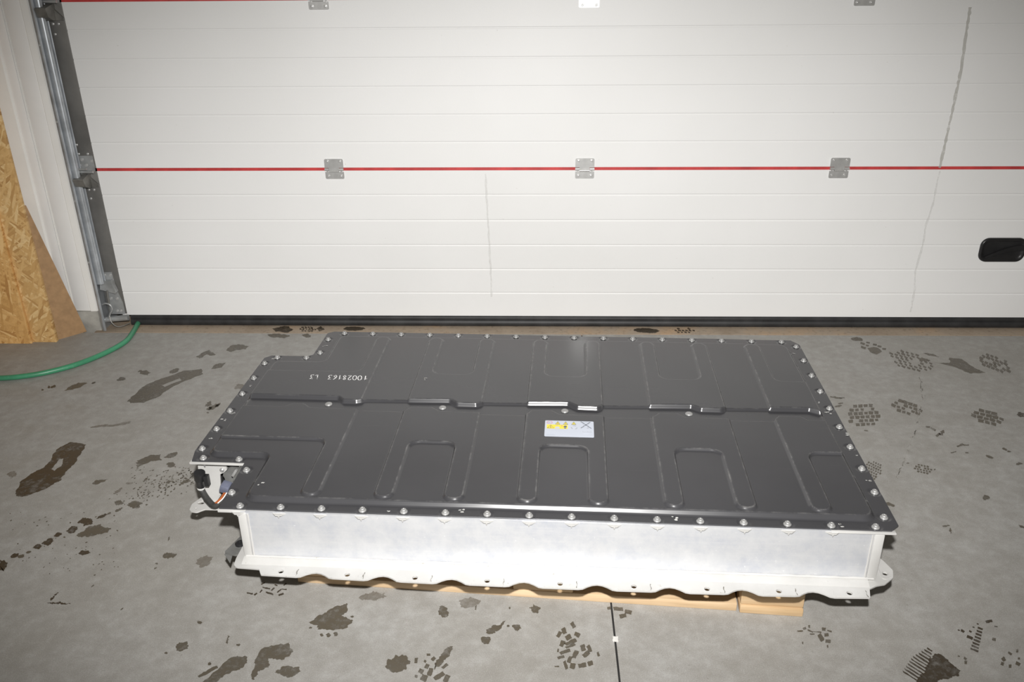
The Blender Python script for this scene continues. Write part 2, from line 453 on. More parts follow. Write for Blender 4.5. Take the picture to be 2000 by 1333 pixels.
bm = bmesh.new(); lathe(bm, [(0.0062, 0), (0.0062, 0.0012), (0.0045, 0.0014), (0.0042, 0.0008), (0.003, 0.0008), (0.0026, 0.0026), (0.001, 0.003)], 14)
bmesh.ops.rotate(bm, verts=bm.verts[:], cent=(0, 0, 0), matrix=Matrix.Rotation(math.pi / 2, 3, 'X'))
bmesh.ops.recalc_face_normals(bm, faces=bm.faces[:])
SM = bpy.data.meshes.new('screw'); bm.to_mesh(SM); bm.free(); SM.materials.append(MAT['hinge_steel'])
HS = 0.957
for row in (1, 2, 3):
    for k in (-1, 0, 1, 2):
        hx, hz = k * HS + 0.002, ZB + row * PH
        o = bpy.data.objects.new('hinge', HM); COL.objects.link(o); o.parent = door; o.location = (hx - DX, 0, hz)
        for sx, sz, sy in ((-0.024, 0.031, -0.006), (0.025, 0.031, -0.006), (-0.024, -0.026, -0.004), (0.024, -0.026, -0.004)):
            q = bpy.data.objects.new('screw', SM); COL.objects.link(q); q.parent = o; q.location = (sx, sy, sz)

# roller brackets on the end caps at the joints
for row in (1, 2):
    zc = ZB + row * PH
    bm = bmesh.new()
    add_prism(bm, round_poly([(DL - DX + 0.004, zc - 0.008), (WL - DX - 0.004, zc - 0.008), (WL - DX - 0.004, zc + 0.055), (DL - DX + 0.004, zc + 0.055)], 0.006, 3), -0.0065, -0.0022, axes='xzy')
    br = from_bm('roller_bracket', bm, 'galvanised', door, sharp=40)
    pr = [(-0.0022, zc - 0.008), (-0.068, zc - 0.022), (-0.070, zc - 0.026), (-0.060, zc - 0.052), (-0.030, zc - 0.066), (-0.0022, zc - 0.066)]
    bm = bmesh.new(); add_prism(bm, pr, -1.945 - DX, -1.905 - DX, axes='yzx'); from_bm('bracket_hood', bm, 'dark_steel', br, sharp=30)
    bm = bmesh.new(); add_prism(bm, [(-1.905 - DX, zc - 0.030), (-1.879 - DX, zc - 0.058), (-1.879 - DX, zc - 0.066), (-1.905 - DX, zc - 0.066)], -0.012, -0.0022, axes='xzy'); from_bm('bracket_wing', bm, 'dark_steel', br)
    tube('roller_axle', [(-1.985 - DX, -0.030, zc - 0.002), (-1.880 - DX, -0.030, zc - 0.002)], 0.0055, 'galvanised', br)
    tube('roller_axle', [(-1.975 - DX, -0.045, zc + 0.012), (-1.895 - DX, -0.045, zc + 0.012)], 0.004, 'galvanised', br)
    for dx, dz in ((0.016, 0.018), (0.042, 0.018), (0.066, 0.034), (0.030, 0.040)):
        q = bpy.data.objects.new('screw', SM); COL.objects.link(q); q.parent = br; q.location = (DL - DX + dx, -0.0065, zc + dz)
# bottom corner bracket
bm = bmesh.new()
add_prism(bm, round_poly([(-1.945 - DX, 0.05), (-1.885 - DX, 0.05), (-1.885 - DX, 0.10), (-1.900 - DX, 0.16), (-1.905 - DX, 0.235), (-1.945 - DX, 0.235)], 0.004, 3), -0.006, -0.0022, axes='xzy')
bb = from_bm('bottom_bracket', bm, 'galvanised', door, sharp=40)
for dx, dz in ((-1.937, 0.222), (-1.913, 0.222), (-1.930, 0.12), (-1.905, 0.12), (-1.90, 0.065), (-1.915, 0.065)):
    q = bpy.data.objects.new('screw', SM); COL.objects.link(q); q.parent = bb; q.location = (dx - DX, -0.006, dz)
bm = bmesh.new(); add_prism(bm, [(-1.955 - DX, 0.168), (-1.895 - DX, 0.150), (-1.892 - DX, 0.156), (-1.905 - DX, 0.205), (-1.948 - DX, 0.205)], -0.030, -0.006, axes='xzy'); from_bm('bracket_hood', bm, 'galvanised', bb, sharp=30)
tube('cable_pin', [(-1.925 - DX, -0.034, 0.165), (-1.928 - DX, -0.036, 0.10)], 0.0042, 'dark_steel', bb)
tube('cable_hook', spline([(-1.955 - DX, -0.036, 0.105), (-1.94 - DX, -0.04, 0.112), (-1.922 - DX, -0.04, 0.105), (-1.918 - DX, -0.04, 0.085), (-1.930 - DX, -0.04, 0.066), (-1.942 - DX, -0.036, 0.045)], 6), 0.004, 'galvanised', bb)
tube('roller_axle', [(-1.965 - DX, -0.030, 0.035), (-1.866 - DX, -0.022, 0.042)], [0.011, 0.013], 'galvanised', bb, 12)
tube('lift_cable', spline([(-1.935 - DX, -0.04, 0.06), (-1.925 - DX, -0.05, 0.03), (-1.90 - DX, -0.05, 0.012), (-1.86 - DX, -0.03, 0.02)], 6), 0.0022, 'dark_steel', bb, 6)

# recessed black pull handle
hx0, hx1, hz0, hz1 = 1.548, 1.725, 0.283, 0.381
bm = bmesh.new()
def ring(r, ins, y, n=6):
    return [(x - DX, y, z) for x, z in round_poly([(hx0 + ins, hz0 + ins), (hx1 - ins, hz0 + ins), (hx1 - ins, hz1 - ins), (hx0 + ins, hz1 - ins)], r, n)]
loops = [ring(0.032, 0.0, -0.0004), ring(0.031, 0.001, -0.006), ring(0.028, 0.004, -0.009), ring(0.025, 0.008, -0.009), ring(0.022, 0.013, -0.0045), ring(0.016, 0.020, -0.0015)]
vl = [[bm.verts.new(p) for p in L] for L in loops]
for A, B in zip(vl, vl[1:]):
    for k in range(len(A)): bm.faces.new((A[k], A[(k + 1) % len(A)], B[(k + 1) % len(A)], B[k]))
bm.faces.new(vl[-1])
hd = from_bm('door_handle', bm, 'black_plastic', door, sharp=60)
gp = [(hx0 + 0.022 + 0.15 * t - DX, hz0 + 0.022 + 0.050 * math.sin(t * 1.5)) for t in [i / 10 for i in range(11)]]
bm = bmesh.new(); add_prism(bm, gp + [(p[0] + 0.004, p[1] - 0.028 * (0.2 + i / 14)) for i, p in reversed(list(enumerate(gp)))], -0.010, -0.0015, axes='xzy'); from_bm('grip', bm, 'black_plastic', hd, sharp=30)

# grey streaks running down the panels
def ribbon(pts, wd, jit=0.0):
    vs, fs = [], []
    for i, p in enumerate(pts):
        a = V(pts[max(i - 1, 0)]); b = V(pts[min(i + 1, len(pts) - 1)]); t = (b - a).normalized(); nn = V((-t.y, t.x))
        ww = (wd[i] if isinstance(wd, list) else wd) * (1 + random.uniform(-jit, jit)) / 2
        vs += [V(p) + nn * ww, V(p) - nn * ww]
    for i in range(len(pts) - 1): fs.append((2 * i, 2 * i + 1, 2 * i + 3, 2 * i + 2))
    return vs, fs
def door_pt(x, y):
    d = CR.T @ np.array([(x - 1000) / F_PX, -(y - 666.5) / F_PX, 1.0]); s = -CAM[1] / d[1]; p = CAM + s * d
    return (float(p[0]) - DX, float(p[2]))
def streak(px, wd, mat, pan):
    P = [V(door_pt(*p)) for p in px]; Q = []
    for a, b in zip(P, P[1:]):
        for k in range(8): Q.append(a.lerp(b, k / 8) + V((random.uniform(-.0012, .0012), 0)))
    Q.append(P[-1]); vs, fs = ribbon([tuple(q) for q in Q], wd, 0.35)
    pyd('panel_streak', [(v.x, -0.0006, v.y) for v in vs], fs, mat, pan)
streak([(1895, 14), (1888, 60), (1878, 130), (1868, 180), (1856, 235), (1846, 280), (1835, 328)], 0.010, 'streak_grey', panels[1])  # grey line down the right of the panel
streak([(1835, 334), (1822, 400), (1808, 440), (1802, 480), (1788, 530), (1786, 570), (1778, 610)], 0.007, 'streak_faint', panels[0])
streak([(948, 340), (951, 400), (954, 450), (958, 520), (960, 580)], 0.007, 'streak_faint', panels[0])  # faint drip

# ---- white jamb, rail, plinth
jx = [(-1.969, 0.068), (-1.969, -0.052), (-1.972, -0.058), (-1.996, -0.060), (-2.000, -0.054), (-2.062, -0.050), (-2.0655, -0.036), (-2.069, -0.050), (-2.106, -0.054), (-2.110, -0.064), (-2.150, -0.066), (-2.36, -0.066), (-2.36, 0.068)]
jamb = tag(empty('trim_2', (-2.1, 0, 0)), 'white metal-clad door jamb beside the track', 'door jamb', kind='structure')
JX = -2.1
prism('jamb_profile', [(x - JX, y) for x, y in jx], 0.085, 2.7, 'jamb_white', jamb, sharp=20)
box('jamb_inlay', (-2.061 - JX, -0.0545, 0.09), (-2.001 - JX, -0.049, 2.7), 'jamb_grey', jamb, 0.001)
box('jamb_inlay', (-2.1055 - JX, -0.0565, 0.09), (-2.070 - JX, -0.049, 2.7), 'jamb_grey', jamb, 0.001)
pl = tag(box('trim_3', (-2.10, -0.062, -0.02), (-1.968, 0.06, 0.084), 'plinth_concrete', None, 0.004), 'small grey concrete plinth under the white door jamb', 'plinth', kind='structure')
rail = tag(empty('guide_rail', (-1.94, 0, 0)), 'galvanised vertical roller track beside the white jamb', 'rail')
RX = -1.94
ang = [(-1.961, 0.06), (-1.961, -0.066), (-1.957, -0.071), (-1.950, -0.072), (-1.946, -0.068), (-1.946, -0.064), (-1.950, -0.067), (-1.955, -0.066), (-1.957, -0.062), (-1.957, 0.06)]
prism('track_angle', [(x - RX, y) for x, y in ang], 0.002, 2.6, 'galv_track', rail, sharp=50)
ch = [(-1.957, -0.012), (-1.957, -0.050), (-1.950, -0.056), (-1.932, -0.056), (-1.926, -0.050), (-1.926, -0.042), (-1.929, -0.042), (-1.929, -0.049), (-1.933, -0.053), (-1.949, -0.053), (-1.954, -0.049), (-1.954, -0.015), (-1.935, -0.015), (-1.932, -0.021), (-1.929, -0.020), (-1.932, -0.012)]
prism('track_channel', [(x - RX, y) for x, y in ch], 0.20, 2.6, 'galv_track', rail, sharp=50)
for z in (0.30, 0.55, 0.85, 1.12, 1.4):
    q = bpy.data.objects.new('bolt', SM); COL.objects.link(q); q.parent = rail; q.location = (-1.9535 - RX, -0.071, z); q.scale = (0.7, 0.7, 0.7)

# ---- boards standing at the jamb
tag(box('osb_board', (-3.3, -0.192, 0.0), (-2.192, -0.178, 2.1), 'osb_warm', None, 0.001), 'large orange-brown OSB sheet standing in front of the narrow pale OSB strip', 'board')
tag(box('osb_board', (-2.70, -0.1775, 0.0), (-2.098, -0.160, 2.1), 'osb_pale', None, 0.0015), 'pale OSB strip standing between the orange-brown sheet and the brown hardboard', 'board')
hb = bmesh.new()
A = V((-2.108, -0.150)); B = V((-2.030, -0.068)); t = (B - A).normalized(); nrm = V((t.y, -t.x)) * 0.005
tri = [(A, 0.0), (B, 0.0), (A + t * 0.006, 0.555), (A, 0.555)]
vs = [hb.verts.new((p.x, p.y, z)) for p, z in tri] + [hb.verts.new((p.x + nrm.x, p.y + nrm.y, z)) for p, z in tri]
hb.faces.new(vs[:4]); hb.faces.new(vs[4:][::-1])
for i in range(4): hb.faces.new((vs[i], vs[(i + 1) % 4], vs[4 + (i + 1) % 4], vs[4 + i]))
tag(from_bm('hardboard_offcut', hb, 'hardboard'), 'brown triangular hardboard offcut leaning beside the white door jamb', 'board')

# ================================================================== PALLET
pal = tag(empty('euro_pallet', (0.4487, -1.6779, 0), math.atan2(-0.0950, 1.2209)), 'light wooden pallet on the concrete under the battery pack', 'pallet')
PL = 1.222
for yv, wd in ((0.0, 0.10), (0.3275, 0.145), (0.70, 0.10)):
    if yv == 0.0:   # the front runner is broken off before the last block
        box('bottom_board', (-PL, yv, 0.0), (-0.152, yv + wd, 0.022), 'pallet_wood', pal, 0.002)
        box('bottom_board', (-0.146, yv - 0.006, 0.0), (0, yv + wd - 0.008, 0.021), 'pallet_block_wood', pal, 0.003)
    else:
        box('bottom_board', (-PL, yv, 0.0), (0, yv + wd, 0.022), 'pallet_wood', pal, 0.002)
    for xv in (-PL, -PL / 2 - 0.0725, -0.145):
        box('block', (xv, yv, 0.022), (xv + 0.145, yv + wd, 0.100), 'pallet_block_wood', pal, 0.003)
for xv in (-PL, -PL / 2 - 0.0725, -0.145):
    box('stringer_board', (xv, 0.0, 0.100), (xv + 0.145, 0.80, 0.122), 'pallet_wood', pal, 0.002)
for yv, wd in ((0.0, 0.145), (0.1875, 0.10), (0.3275, 0.145), (0.5125, 0.10), (0.655, 0.145)):
    box('deck_board', (-PL, yv, 0.122), (0, yv + wd, 0.144), 'pallet_wood', pal, 0.002)

# ================================================================== BATTERY PACK
H = 0.2873
bat = tag(empty('battery_pack', (-0.89125, -1.67398, 0.0), -0.03884), 'flat electric car battery pack with black ribbed lid and silver tray', 'battery')

OUT = [(-0.004, 0.002), (1.480, 0.000), (1.500, 0.018), (1.501, 0.945), (1.480, 0.976), (0.012, 0.976), (-0.006, 0.962), (-0.008, 0.800),
       (-0.022, 0.788), (-0.136, 0.788), (-0.153, 0.770), (-0.154, 0.235), (-0.144, 0.191), (-0.010, 0.191)]

def poly_sdf(P, poly):
    """signed distance (positive inside) + nearest point for points P (n,2)"""
    A = np.array(poly); B = np.roll(A, -1, 0); best = np.full(len(P), 1e9); near = np.zeros_like(P); ins = np.zeros(len(P), bool)
    for a, b in zip(A, B):
        d = b - a; L = d @ d
        if L < 1e-14: continue
        t = np.clip(((P - a) @ d) / L, 0, 1); q = a + t[:, None] * d; dist = np.hypot(*(P - q).T)
        k = dist < best; best[k] = dist[k]; near[k] = q[k]
        c = (a[1] > P[:, 1]) != (b[1] > P[:, 1])
        if abs(d[1]) > 1e-12: ins ^= c & (P[:, 0] < d[0] * (P[:, 1] - a[1]) / d[1] + a[0])
    return np.where(ins, best, -best), near

BACK_EDGE = [(-0.101, 0.507), (0.145, 0.507), (0.162, 0.489), (0.199, 0.488), (0.224, 0.499), (0.458, 0.505), (0.478, 0.486), (0.531, 0.485), (0.551, 0.498),
             (0.781, 0.505), (0.805, 0.485), (0.861, 0.483), (0.878, 0.498), (1.112, 0.506), (1.137, 0.490), (1.190, 0.490), (1.206, 0.501), (1.424, 0.506), (1.452, 0.490)]
FRONT_EDGE = [(-0.105, 0.446), (0.011, 0.447), (0.027, 0.465), (0.062, 0.467), (0.085, 0.445), (0.203, 0.443), (0.342, 0.442), (0.355, 0.460), (0.416, 0.462), (0.439, 0.442),
              (0.543, 0.439), (0.668, 0.440), (0.681, 0.460), (0.740, 0.462), (0.761, 0.441), (0.876, 0.439), (1.004, 0.442), (1.019, 0.460), (1.073, 0.462), (1.091, 0.441),
              (1.210, 0.440), (1.316, 0.442), (1.333, 0.462), (1.393, 0.462), (1.408, 0.444), (1.452, 0.444)]
OUTER_PL = round_poly([(0.046, 0.033, 0.026), (1.455, 0.033, 0.026), (1.455, 0.925, 0.030), (0.046, 0.925, 0.022), (0.046, 0.735, 0.022), (-0.108, 0.735, 0.022), (-0.108, 0.215, 0.022), (0.046, 0.215, 0.022)], 0.02, 6)
FRONT_PL = round_poly([(-0.4, -0.2, 0), (1.8, -0.2, 0), (1.8, 0.444, 0)] + [(u, v, 0.006) for u, v in FRONT_EDGE[::-1]] + [(-0.4, 0.446, 0)], 0.006, 5)
BACK_PL = round_poly([(-0.4, 0.507, 0)] + [(u, v, 0.006) for u, v in BACK_EDGE] + [(1.8, 0.490, 0), (1.8, 1.2, 0), (-0.4, 1.2, 0)], 0.006, 5)
FB = [0.171, 0.215, 0.341, 0.385, 0.501, 0.547, 0.669, 0.713, 0.830, 0.875, 1.000, 1.043, 1.158, 1.203, 1.320, 1.366]
def comb(v_tip, v_pocket, v_end):
    r = 0.021; rp = 0.026; L = []
    tip = lambda a, b: [(a, v_tip, r), (b, v_tip, r)]
    L.append([(-0.20, v_end, 0), (-0.20, v_pocket, 0), (FB[0], v_pocket, rp)] + tip(FB[0], FB[1]) + [(FB[1], v_end, 0)])
    for k in (2, 6, 10):
        a, b, c, d = FB[k:k + 4]
        L.append([(a, v_end, 0)] + tip(a, b) + [(b, v_pocket, rp), (c, v_pocket, rp)] + tip(c, d) + [(d, v_end, 0)])
    L.append([(FB[14], v_end, 0)] + tip(FB[14], FB[15]) + [(FB[15], v_pocket, rp), (1.60, v_pocket, 0), (1.60, v_end, 0)])
    return [round_poly(p, 0.004, 6) for p in L]
COMBS = comb(0.043, 0.284, 0.60) , comb(0.908, 0.660, 0.40)

BOLTS = [(0.042 + 0.0938 * i, 0.011) for i in range(16)]
BOLTS += [(1.478, 0.047)] + [(1.487, 0.143 + 0.0981 * i) for i in range(9)]
BOLTS += [(0.050 + 0.0933 * i, 0.962) for i in range(16)]
BOLTS += [(0.009, 0.912), (0.009, 0.814), (-0.024, 0.777), (-0.114, 0.774)] + [(-0.140, 0.732 - 0.0972 * i) for i in range(6)]
BOLTS += [(-0.120, 0.203), (-0.029, 0.202), (0.006, 0.156), (0.004, 0.062)]
MIDB = [(0.124, 0.480), (0.440, 0.476), (0.772, 0.475), (1.103, 0.476)]

def make_lid():
    st = 0.0025
    def axis(lo, hi, dense, ds):
        a = np.arange(lo, hi, st)
        for p, q in dense: a = np.concatenate([a[(a < p - st * 0.4) | (a > q + st * 0.4)], np.arange(p, q, ds)])
        return np.unique(np.round(a, 6))
    us = axis(-0.1575, 1.5051, [(f - 0.0055, f + 0.0055) for f in FB] + [(-0.116, -0.100), (0.038, 0.054), (1.447, 1.463)], 0.0014)
    vs_ = axis(-0.0025, 0.9801, [(0.024, 0.050), (0.205, 0.226), (0.277, 0.292), (0.434, 0.468), (0.480, 0.514), (0.652, 0.667), (0.900, 0.932)], 0.0012)
    nu, nv = len(us), len(vs_)
    U, W = np.meshgrid(us, vs_); P = np.stack([U.ravel(), W.ravel()], 1)
    smooth = lambda t: (lambda x: x * x * (3 - 2 * x))(np.clip(t, 0, 1))
    def ramp_(t, r=0.22):
        # straight flank with rounded foot and shoulder
        t = np.clip(t, 0, 1); k = 1 / (2 * r * (1 - r))
        return np.where(t < r, k * t * t, np.where(t > 1 - r, 1 - k * (1 - t) ** 2, k * (2 * r * t - r * r)))
    z = np.zeros(len(P)); edge = np.zeros(len(P))
    fr = P[:, 1] < 0.475
    for pl_, cb, sel in ((FRONT_PL, COMBS[0], fr), (BACK_PL, COMBS[1], ~fr)):
        idx = np.where(sel)[0]; Q = P[idx]
        d, _ = poly_sdf(Q, OUTER_PL); wd = 0.0142
        base = ramp_((d + wd / 2) / wd, 0.45)
        dv, _ = poly_sdf(Q, pl_); wv = 0.0085
        half = ramp_((dv + wv / 2) / wv, 0.35)
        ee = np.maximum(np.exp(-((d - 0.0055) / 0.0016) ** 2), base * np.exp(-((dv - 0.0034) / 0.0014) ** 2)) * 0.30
        dc = np.full(len(Q), -1.0)
        for c in cb:
            lo, hi = min(p[0] for p in c) - 0.02, max(p[0] for p in c) + 0.02
            k = (Q[:, 0] > lo) & (Q[:, 0] < hi)
            if k.any():
                dd, _ = poly_sdf(Q[k], c); dc[k] = np.maximum(dc[k], dd)
        wc = 0.0078; top = ramp_((dc + wc / 2) / wc, 0.3)
        z[idx] = 0.0112 * base - 0.0056 * base * (1 - half) + 0.0060 * top * base * half
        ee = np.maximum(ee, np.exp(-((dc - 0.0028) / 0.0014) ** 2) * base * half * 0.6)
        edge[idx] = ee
    for b in BOLTS:
        k = np.where((np.abs(P[:, 0] - b[0]) < 0.02) & (np.abs(P[:, 1] - b[1]) < 0.02))[0]
        r = np.hypot(P[k, 0] - b[0], P[k, 1] - b[1]); z[k] -= 0.0016 * (1 - smooth((r - 0.011) / 0.005)) * (z[k] < 0.002)
    # gentle sheet waviness
    z += 0.00035 * np.sin(P[:, 0] * 9.1 + 1) * np.sin(P[:, 1] * 11.3) + 0.0002 * np.sin(P[:, 0] * 23 + P[:, 1] * 17)
    d, near = poly_sdf(P, OUT)
    I = np.arange(nu * nv).reshape(nv, nu)
    quads = np.stack([I[:-1, :-1], I[:-1, 1:], I[1:, 1:], I[1:, :-1]], -1).reshape(-1, 4)
    dq, _ = poly_sdf(P[quads].mean(1), OUT); quads = quads[dq > 0]
    E = np.concatenate([quads[:, [0, 1]], quads[:, [1, 2]], quads[:, [2, 3]], quads[:, [3, 0]]])
    key = np.sort(E, 1); _, inv, cnt = np.unique(key[:, 0].astype(np.int64) * (nu * nv) + key[:, 1], return_inverse=True, return_counts=True)
    be = E[cnt[inv] == 1]; bv = np.unique(be)
    P[bv] = near[bv]
    used = np.unique(quads); remap = -np.ones(nu * nv, int); remap[used] = np.arange(len(used))
    co = np.column_stack([P[used], H + z[used]]); faces = remap[quads]; ed = edge[used]
    bv2 = remap[bv]; n0 = len(co)
    topc = co[bv2].copy(); botc = topc.copy(); botc[:, 2] -= 0.0035
    m1 = {int(v): n0 + i for i, v in enumerate(bv2)}; m2 = {int(v): n0 + len(bv2) + i for i, v in enumerate(bv2)}
    sk = [(m2[int(remap[a])], m2[int(remap[b])], m1[int(remap[b])], m1[int(remap[a])]) for a, b in be]
    co = np.vstack([co, topc, botc]); ed = np.concatenate([ed, np.zeros(2 * len(bv2))])
    me = bpy.data.meshes.new('lid'); me.from_pydata(co.tolist(), [], faces.tolist() + sk); me.update()
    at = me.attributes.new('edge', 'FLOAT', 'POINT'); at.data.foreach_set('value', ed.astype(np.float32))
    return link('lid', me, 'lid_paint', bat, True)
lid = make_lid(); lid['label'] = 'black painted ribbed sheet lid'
HI = H + 0.0172   # height of the raised ribs

# bolts
def bolt_mesh(head_r, tip):
    bm = bmesh.new()
    lathe(bm, [(0.0088 * head_r, -0.0012), (0.0088 * head_r, 0.0006), (0.0080 * head_r, 0.0016), (0.0060 * head_r, 0.0022), (0.0060 * head_r, 0.0050), (0.0052 * head_r, 0.0060), (0.0030 * head_r, 0.0064), (0.0022 * head_r, 0.0056)], 14)
    if tip: lathe(bm, [(0.0012, -0.026), (0.0030, -0.020), (0.0032, -0.0013)], 8)
    bmesh.ops.recalc_face_normals(bm, faces=bm.faces[:])
    me = bpy.data.meshes.new('bolt'); bm.to_mesh(me); bm.free(); me.materials.append(MAT['bolt_zinc'])
    me.polygons.foreach_set('use_smooth', [True] * len(me.polygons)); me.set_sharp_from_angle(angle=math.radians(45)); return me
BM1, BM2 = bolt_mesh(1.0, True), bolt_mesh(1.0, False)
for i, (u, v) in enumerate(BOLTS):
    o = bpy.data.objects.new('bolt', BM1); COL.objects.link(o); o.parent = bat; o.location = (u, v, H); o.rotation_euler = (0, 0, random.random() * 6)
bm = bmesh.new(); lathe(bm, [(0.0105, -0.001), (0.0105, 0.0012), (0.0095, 0.003), (0.0065, 0.0042), (0.003, 0.0046)], 16)
bmesh.ops.recalc_face_normals(bm, faces=bm.faces[:]); BM3 = bpy.data.meshes.new('dome_bolt'); bm.to_mesh(BM3); bm.free(); BM3.materials.append(MAT['bolt_zinc'])
BM3.polygons.foreach_set('use_smooth', [True] * len(BM3.polygons))
for u, v in MIDB:
    o = bpy.data.objects.new('dome_bolt', BM3); COL.objects.link(o); o.parent = bat; o.location = (u, v, H + 0.0056)

# tray rim, walls, posts
rim_holes = [[(0.06, 0.05), (1.44, 0.05), (1.44, 0.92), (0.06, 0.92), (0.06, 0.73), (-0.10, 0.73), (-0.10, 0.24), (0.06, 0.24)]]
prism('tray_rim', [(u - (0.005 if u > 1 else (-0.005 if u < 0.02 else 0)), v + (0.004 if v < 0.25 else -0.004)) for u, v in OUT], H - 0.0095, H - 0.0036, 'cast_white', bat, rim_holes)
ZW0, ZW1 = 0.152, H - 0.0095
fwm = box('front_wall', (0.047, -0.0035, ZW0), (1.458, 0.001, H - 0.0040), 'brushed_aluminium', bat); fwm['label'] = 'brushed aluminium front wall of the tray'
box('corner_post', (0.040, -0.0065, ZW0), (0.060, 0.016, ZW1 + 0.002), 'cast_white', bat, 0.003)
box('corner_post', (1.444, -0.0065, ZW0), (1.466, 0.016, ZW1 + 0.002), 'cast_white', bat, 0.003)
def weld(pts, r):
    Q = []
    for a, b in zip(pts, pts[1:]):
        n = max(3, int((V(b) - V(a)).length / 0.012))
        Q += [V(a).lerp(V(b), k / n) + V((random.uniform(-1, 1), random.uniform(-1, 1), random.uniform(-1, 1))) * 0.0003 for k in range(n)]
    Q.append(V(pts[-1])); tube('weld_seam', Q, [r * random.uniform(0.85, 1.15) for _ in Q], 'cast_white', bat, 8)
weld([(0.063, -0.0035, ZW1), (0.063, -0.004, 0.162)], 0.0022)
weld([(1.441, -0.0035, ZW1), (1.441, -0.004, 0.162)], 0.0022)
weld([(0.045, -0.0055, 0.160), (1.46, -0.0055, 0.160)], 0.0034)
box('side_wall', (1.454, 0.016, ZW0), (1.459, 0.945, ZW1), 'cast_white', bat)
box('side_wall', (0.05, 0.944, ZW0), (1.458, 0.949, ZW1), 'cast_white', bat)
box('side_wall', (0.046, 0.750, ZW0), (0.050, 0.948, ZW1), 'cast_white', bat)
box('side_wall', (-0.125, 0.750, ZW0), (0.050, 0.754, ZW1), 'cast_white', bat)
box('side_wall', (-0.127, 0.232, ZW0), (-0.122, 0.754, ZW1), 'cast_white', bat)
box('side_wall', (0.046, 0.016, ZW0), (0.050, 0.24, ZW1), 'grey_plastic', bat)
box('rim_bar', (-0.150, 0.187, H - 0.0095), (-0.004, 0.200, H - 0.0037), 'cast_white', bat, 0.001)
box('rim_bar', (1.352, -0.0060, H - 0.0080), (1.489, 0.006, H - 0.0038), 'cast_white', bat, 0.001)
box('rim_bar', (-0.006, -0.003, H - 0.0095), (0.058, 0.012, H - 0.0037), 'cast_white', bat, 0.001)
# wall in the front corner notch with a cut-out for the plugs
NW = [(-0.148, ZW0), (-0.098, ZW0), (-0.094, 0.186), (-0.090, 0.215), (-0.088, 0.236), (-0.078, 0.241), (-0.068, 0.250), (-0.068, 0.264), (-0.056, ZW1), (-0.140, ZW1)]
nw = prism('notch_wall', NW, 0.210, 0.215, 'cast_white', bat, axes='xzy')
bm = bmesh.new(); lathe(bm, [(0.006, 0), (0.006, 0.003), (0.003, 0.005)], 10); bmesh.ops.rotate(bm, verts=bm.verts[:], cent=(0, 0, 0), matrix=Matrix.Rotation(math.pi / 2, 3, 'X'))
bmesh.ops.translate(bm, verts=bm.verts[:], vec=(-0.080, 0.210, 0.250)); from_bm('stud', bm, 'bolt_zinc', nw)
# dark inner box behind, grey service connector, plugs, harness
box('inner_wall', (-0.120, 0.262, ZW0), (0.050, 0.266, ZW1), 'black_plastic', bat)
cn = box('connector', (-0.084, 0.226, 0.165), (0.030, 0.256, 0.250), 'grey_plastic', bat, 0.006)
cog = []
for i in range(28):
    a = 2 * math.pi * i / 28; r = 0.034 if i % 4 < 2 else 0.030
    cog.append((-0.046 + r * math.cos(a), 0.228 + r * math.sin(a)))
prism('cap_ring', cog, 0.206, 0.228, 'grey_plastic', cn, axes='xzy')
box('plug', (-0.080, 0.174, 0.203), (-0.057, 0.202, 0.224), 'blue_plastic', cn, 0.003, Matrix.Rotation(0.35, 3, 'Y'))
box('latch', (-0.040, 0.172, 0.252), (-0.025, 0.190, 0.268), 'bolt_zinc', cn, 0.002, Matrix.Rotation(0.6, 3, 'Y'))
box('tongue', (-0.026, 0.140, 0.258), (0.030, 0.210, 0.2745), 'grey_plastic', cn, 0.004)
hp = spline([(-0.070, 0.172, 0.196), (-0.080, 0.162, 0.184), (-0.094, 0.160, 0.177), (-0.114, 0.174, 0.184), (-0.130, 0.188, 0.196), (-0.134, 0.192, 0.206)], 8)
hs = tube('harness', hp, 0.0078, 'cable_black', bat, 10)
for k, mt in enumerate(('orange_wire', 'orange_wire', 'white_wire')):
    o_ = (k - 1) * 0.0035
    tube('wire', spline([(-0.064 + o_, 0.172, 0.208), (-0.070 + o_, 0.158, 0.200), (-0.082 + o_, 0.152, 0.190)], 6), 0.0014, mt, hs, 6)
bm = bmesh.new(); add_tube(bm, [(-0.134, 0.192, 0.205), (-0.134, 0.191, 0.210), (-0.133, 0.190, 0.216)], [0.0095, 0.0105, 0.010], 12); from_bm('collar', bm, 'white_wire', hs)
bm = bmesh.new(); add_tube(bm, [(-0.133, 0.190, 0.214), (-0.129, 0.185, 0.236), (-0.129, 0.185, 0.237), (-0.126, 0.182, 0.258)], [0.0115, 0.0125, 0.0140, 0.0140], 14); add_box(bm, (-0.116, 0.176, 0.222), (-0.106, 0.190, 0.250)); from_bm('plug', bm, 'black_plastic', hs, sharp=40)

# front tabs under the lid edge
for i in range(15):
    u = 0.042 + 0.0938 * i
    bm = bmesh.new()
    add_prism(bm, [(u - 0.0155, 0.004), (u - 0.0155, -0.0035), (u - 0.006, -0.0120), (u + 0.006, -0.0120), (u + 0.0155, -0.0035), (u + 0.0155, 0.004)], H - 0.0078, H - 0.0056)
    lathe(bm, [(0.0008, -0.0075), (0.0026, -0.0030), (0.0028, 0.0)], 8, (u, -0.0082, H - 0.0078))
    from_bm('rim_tab', bm, 'cast_white', bat, sharp=25)

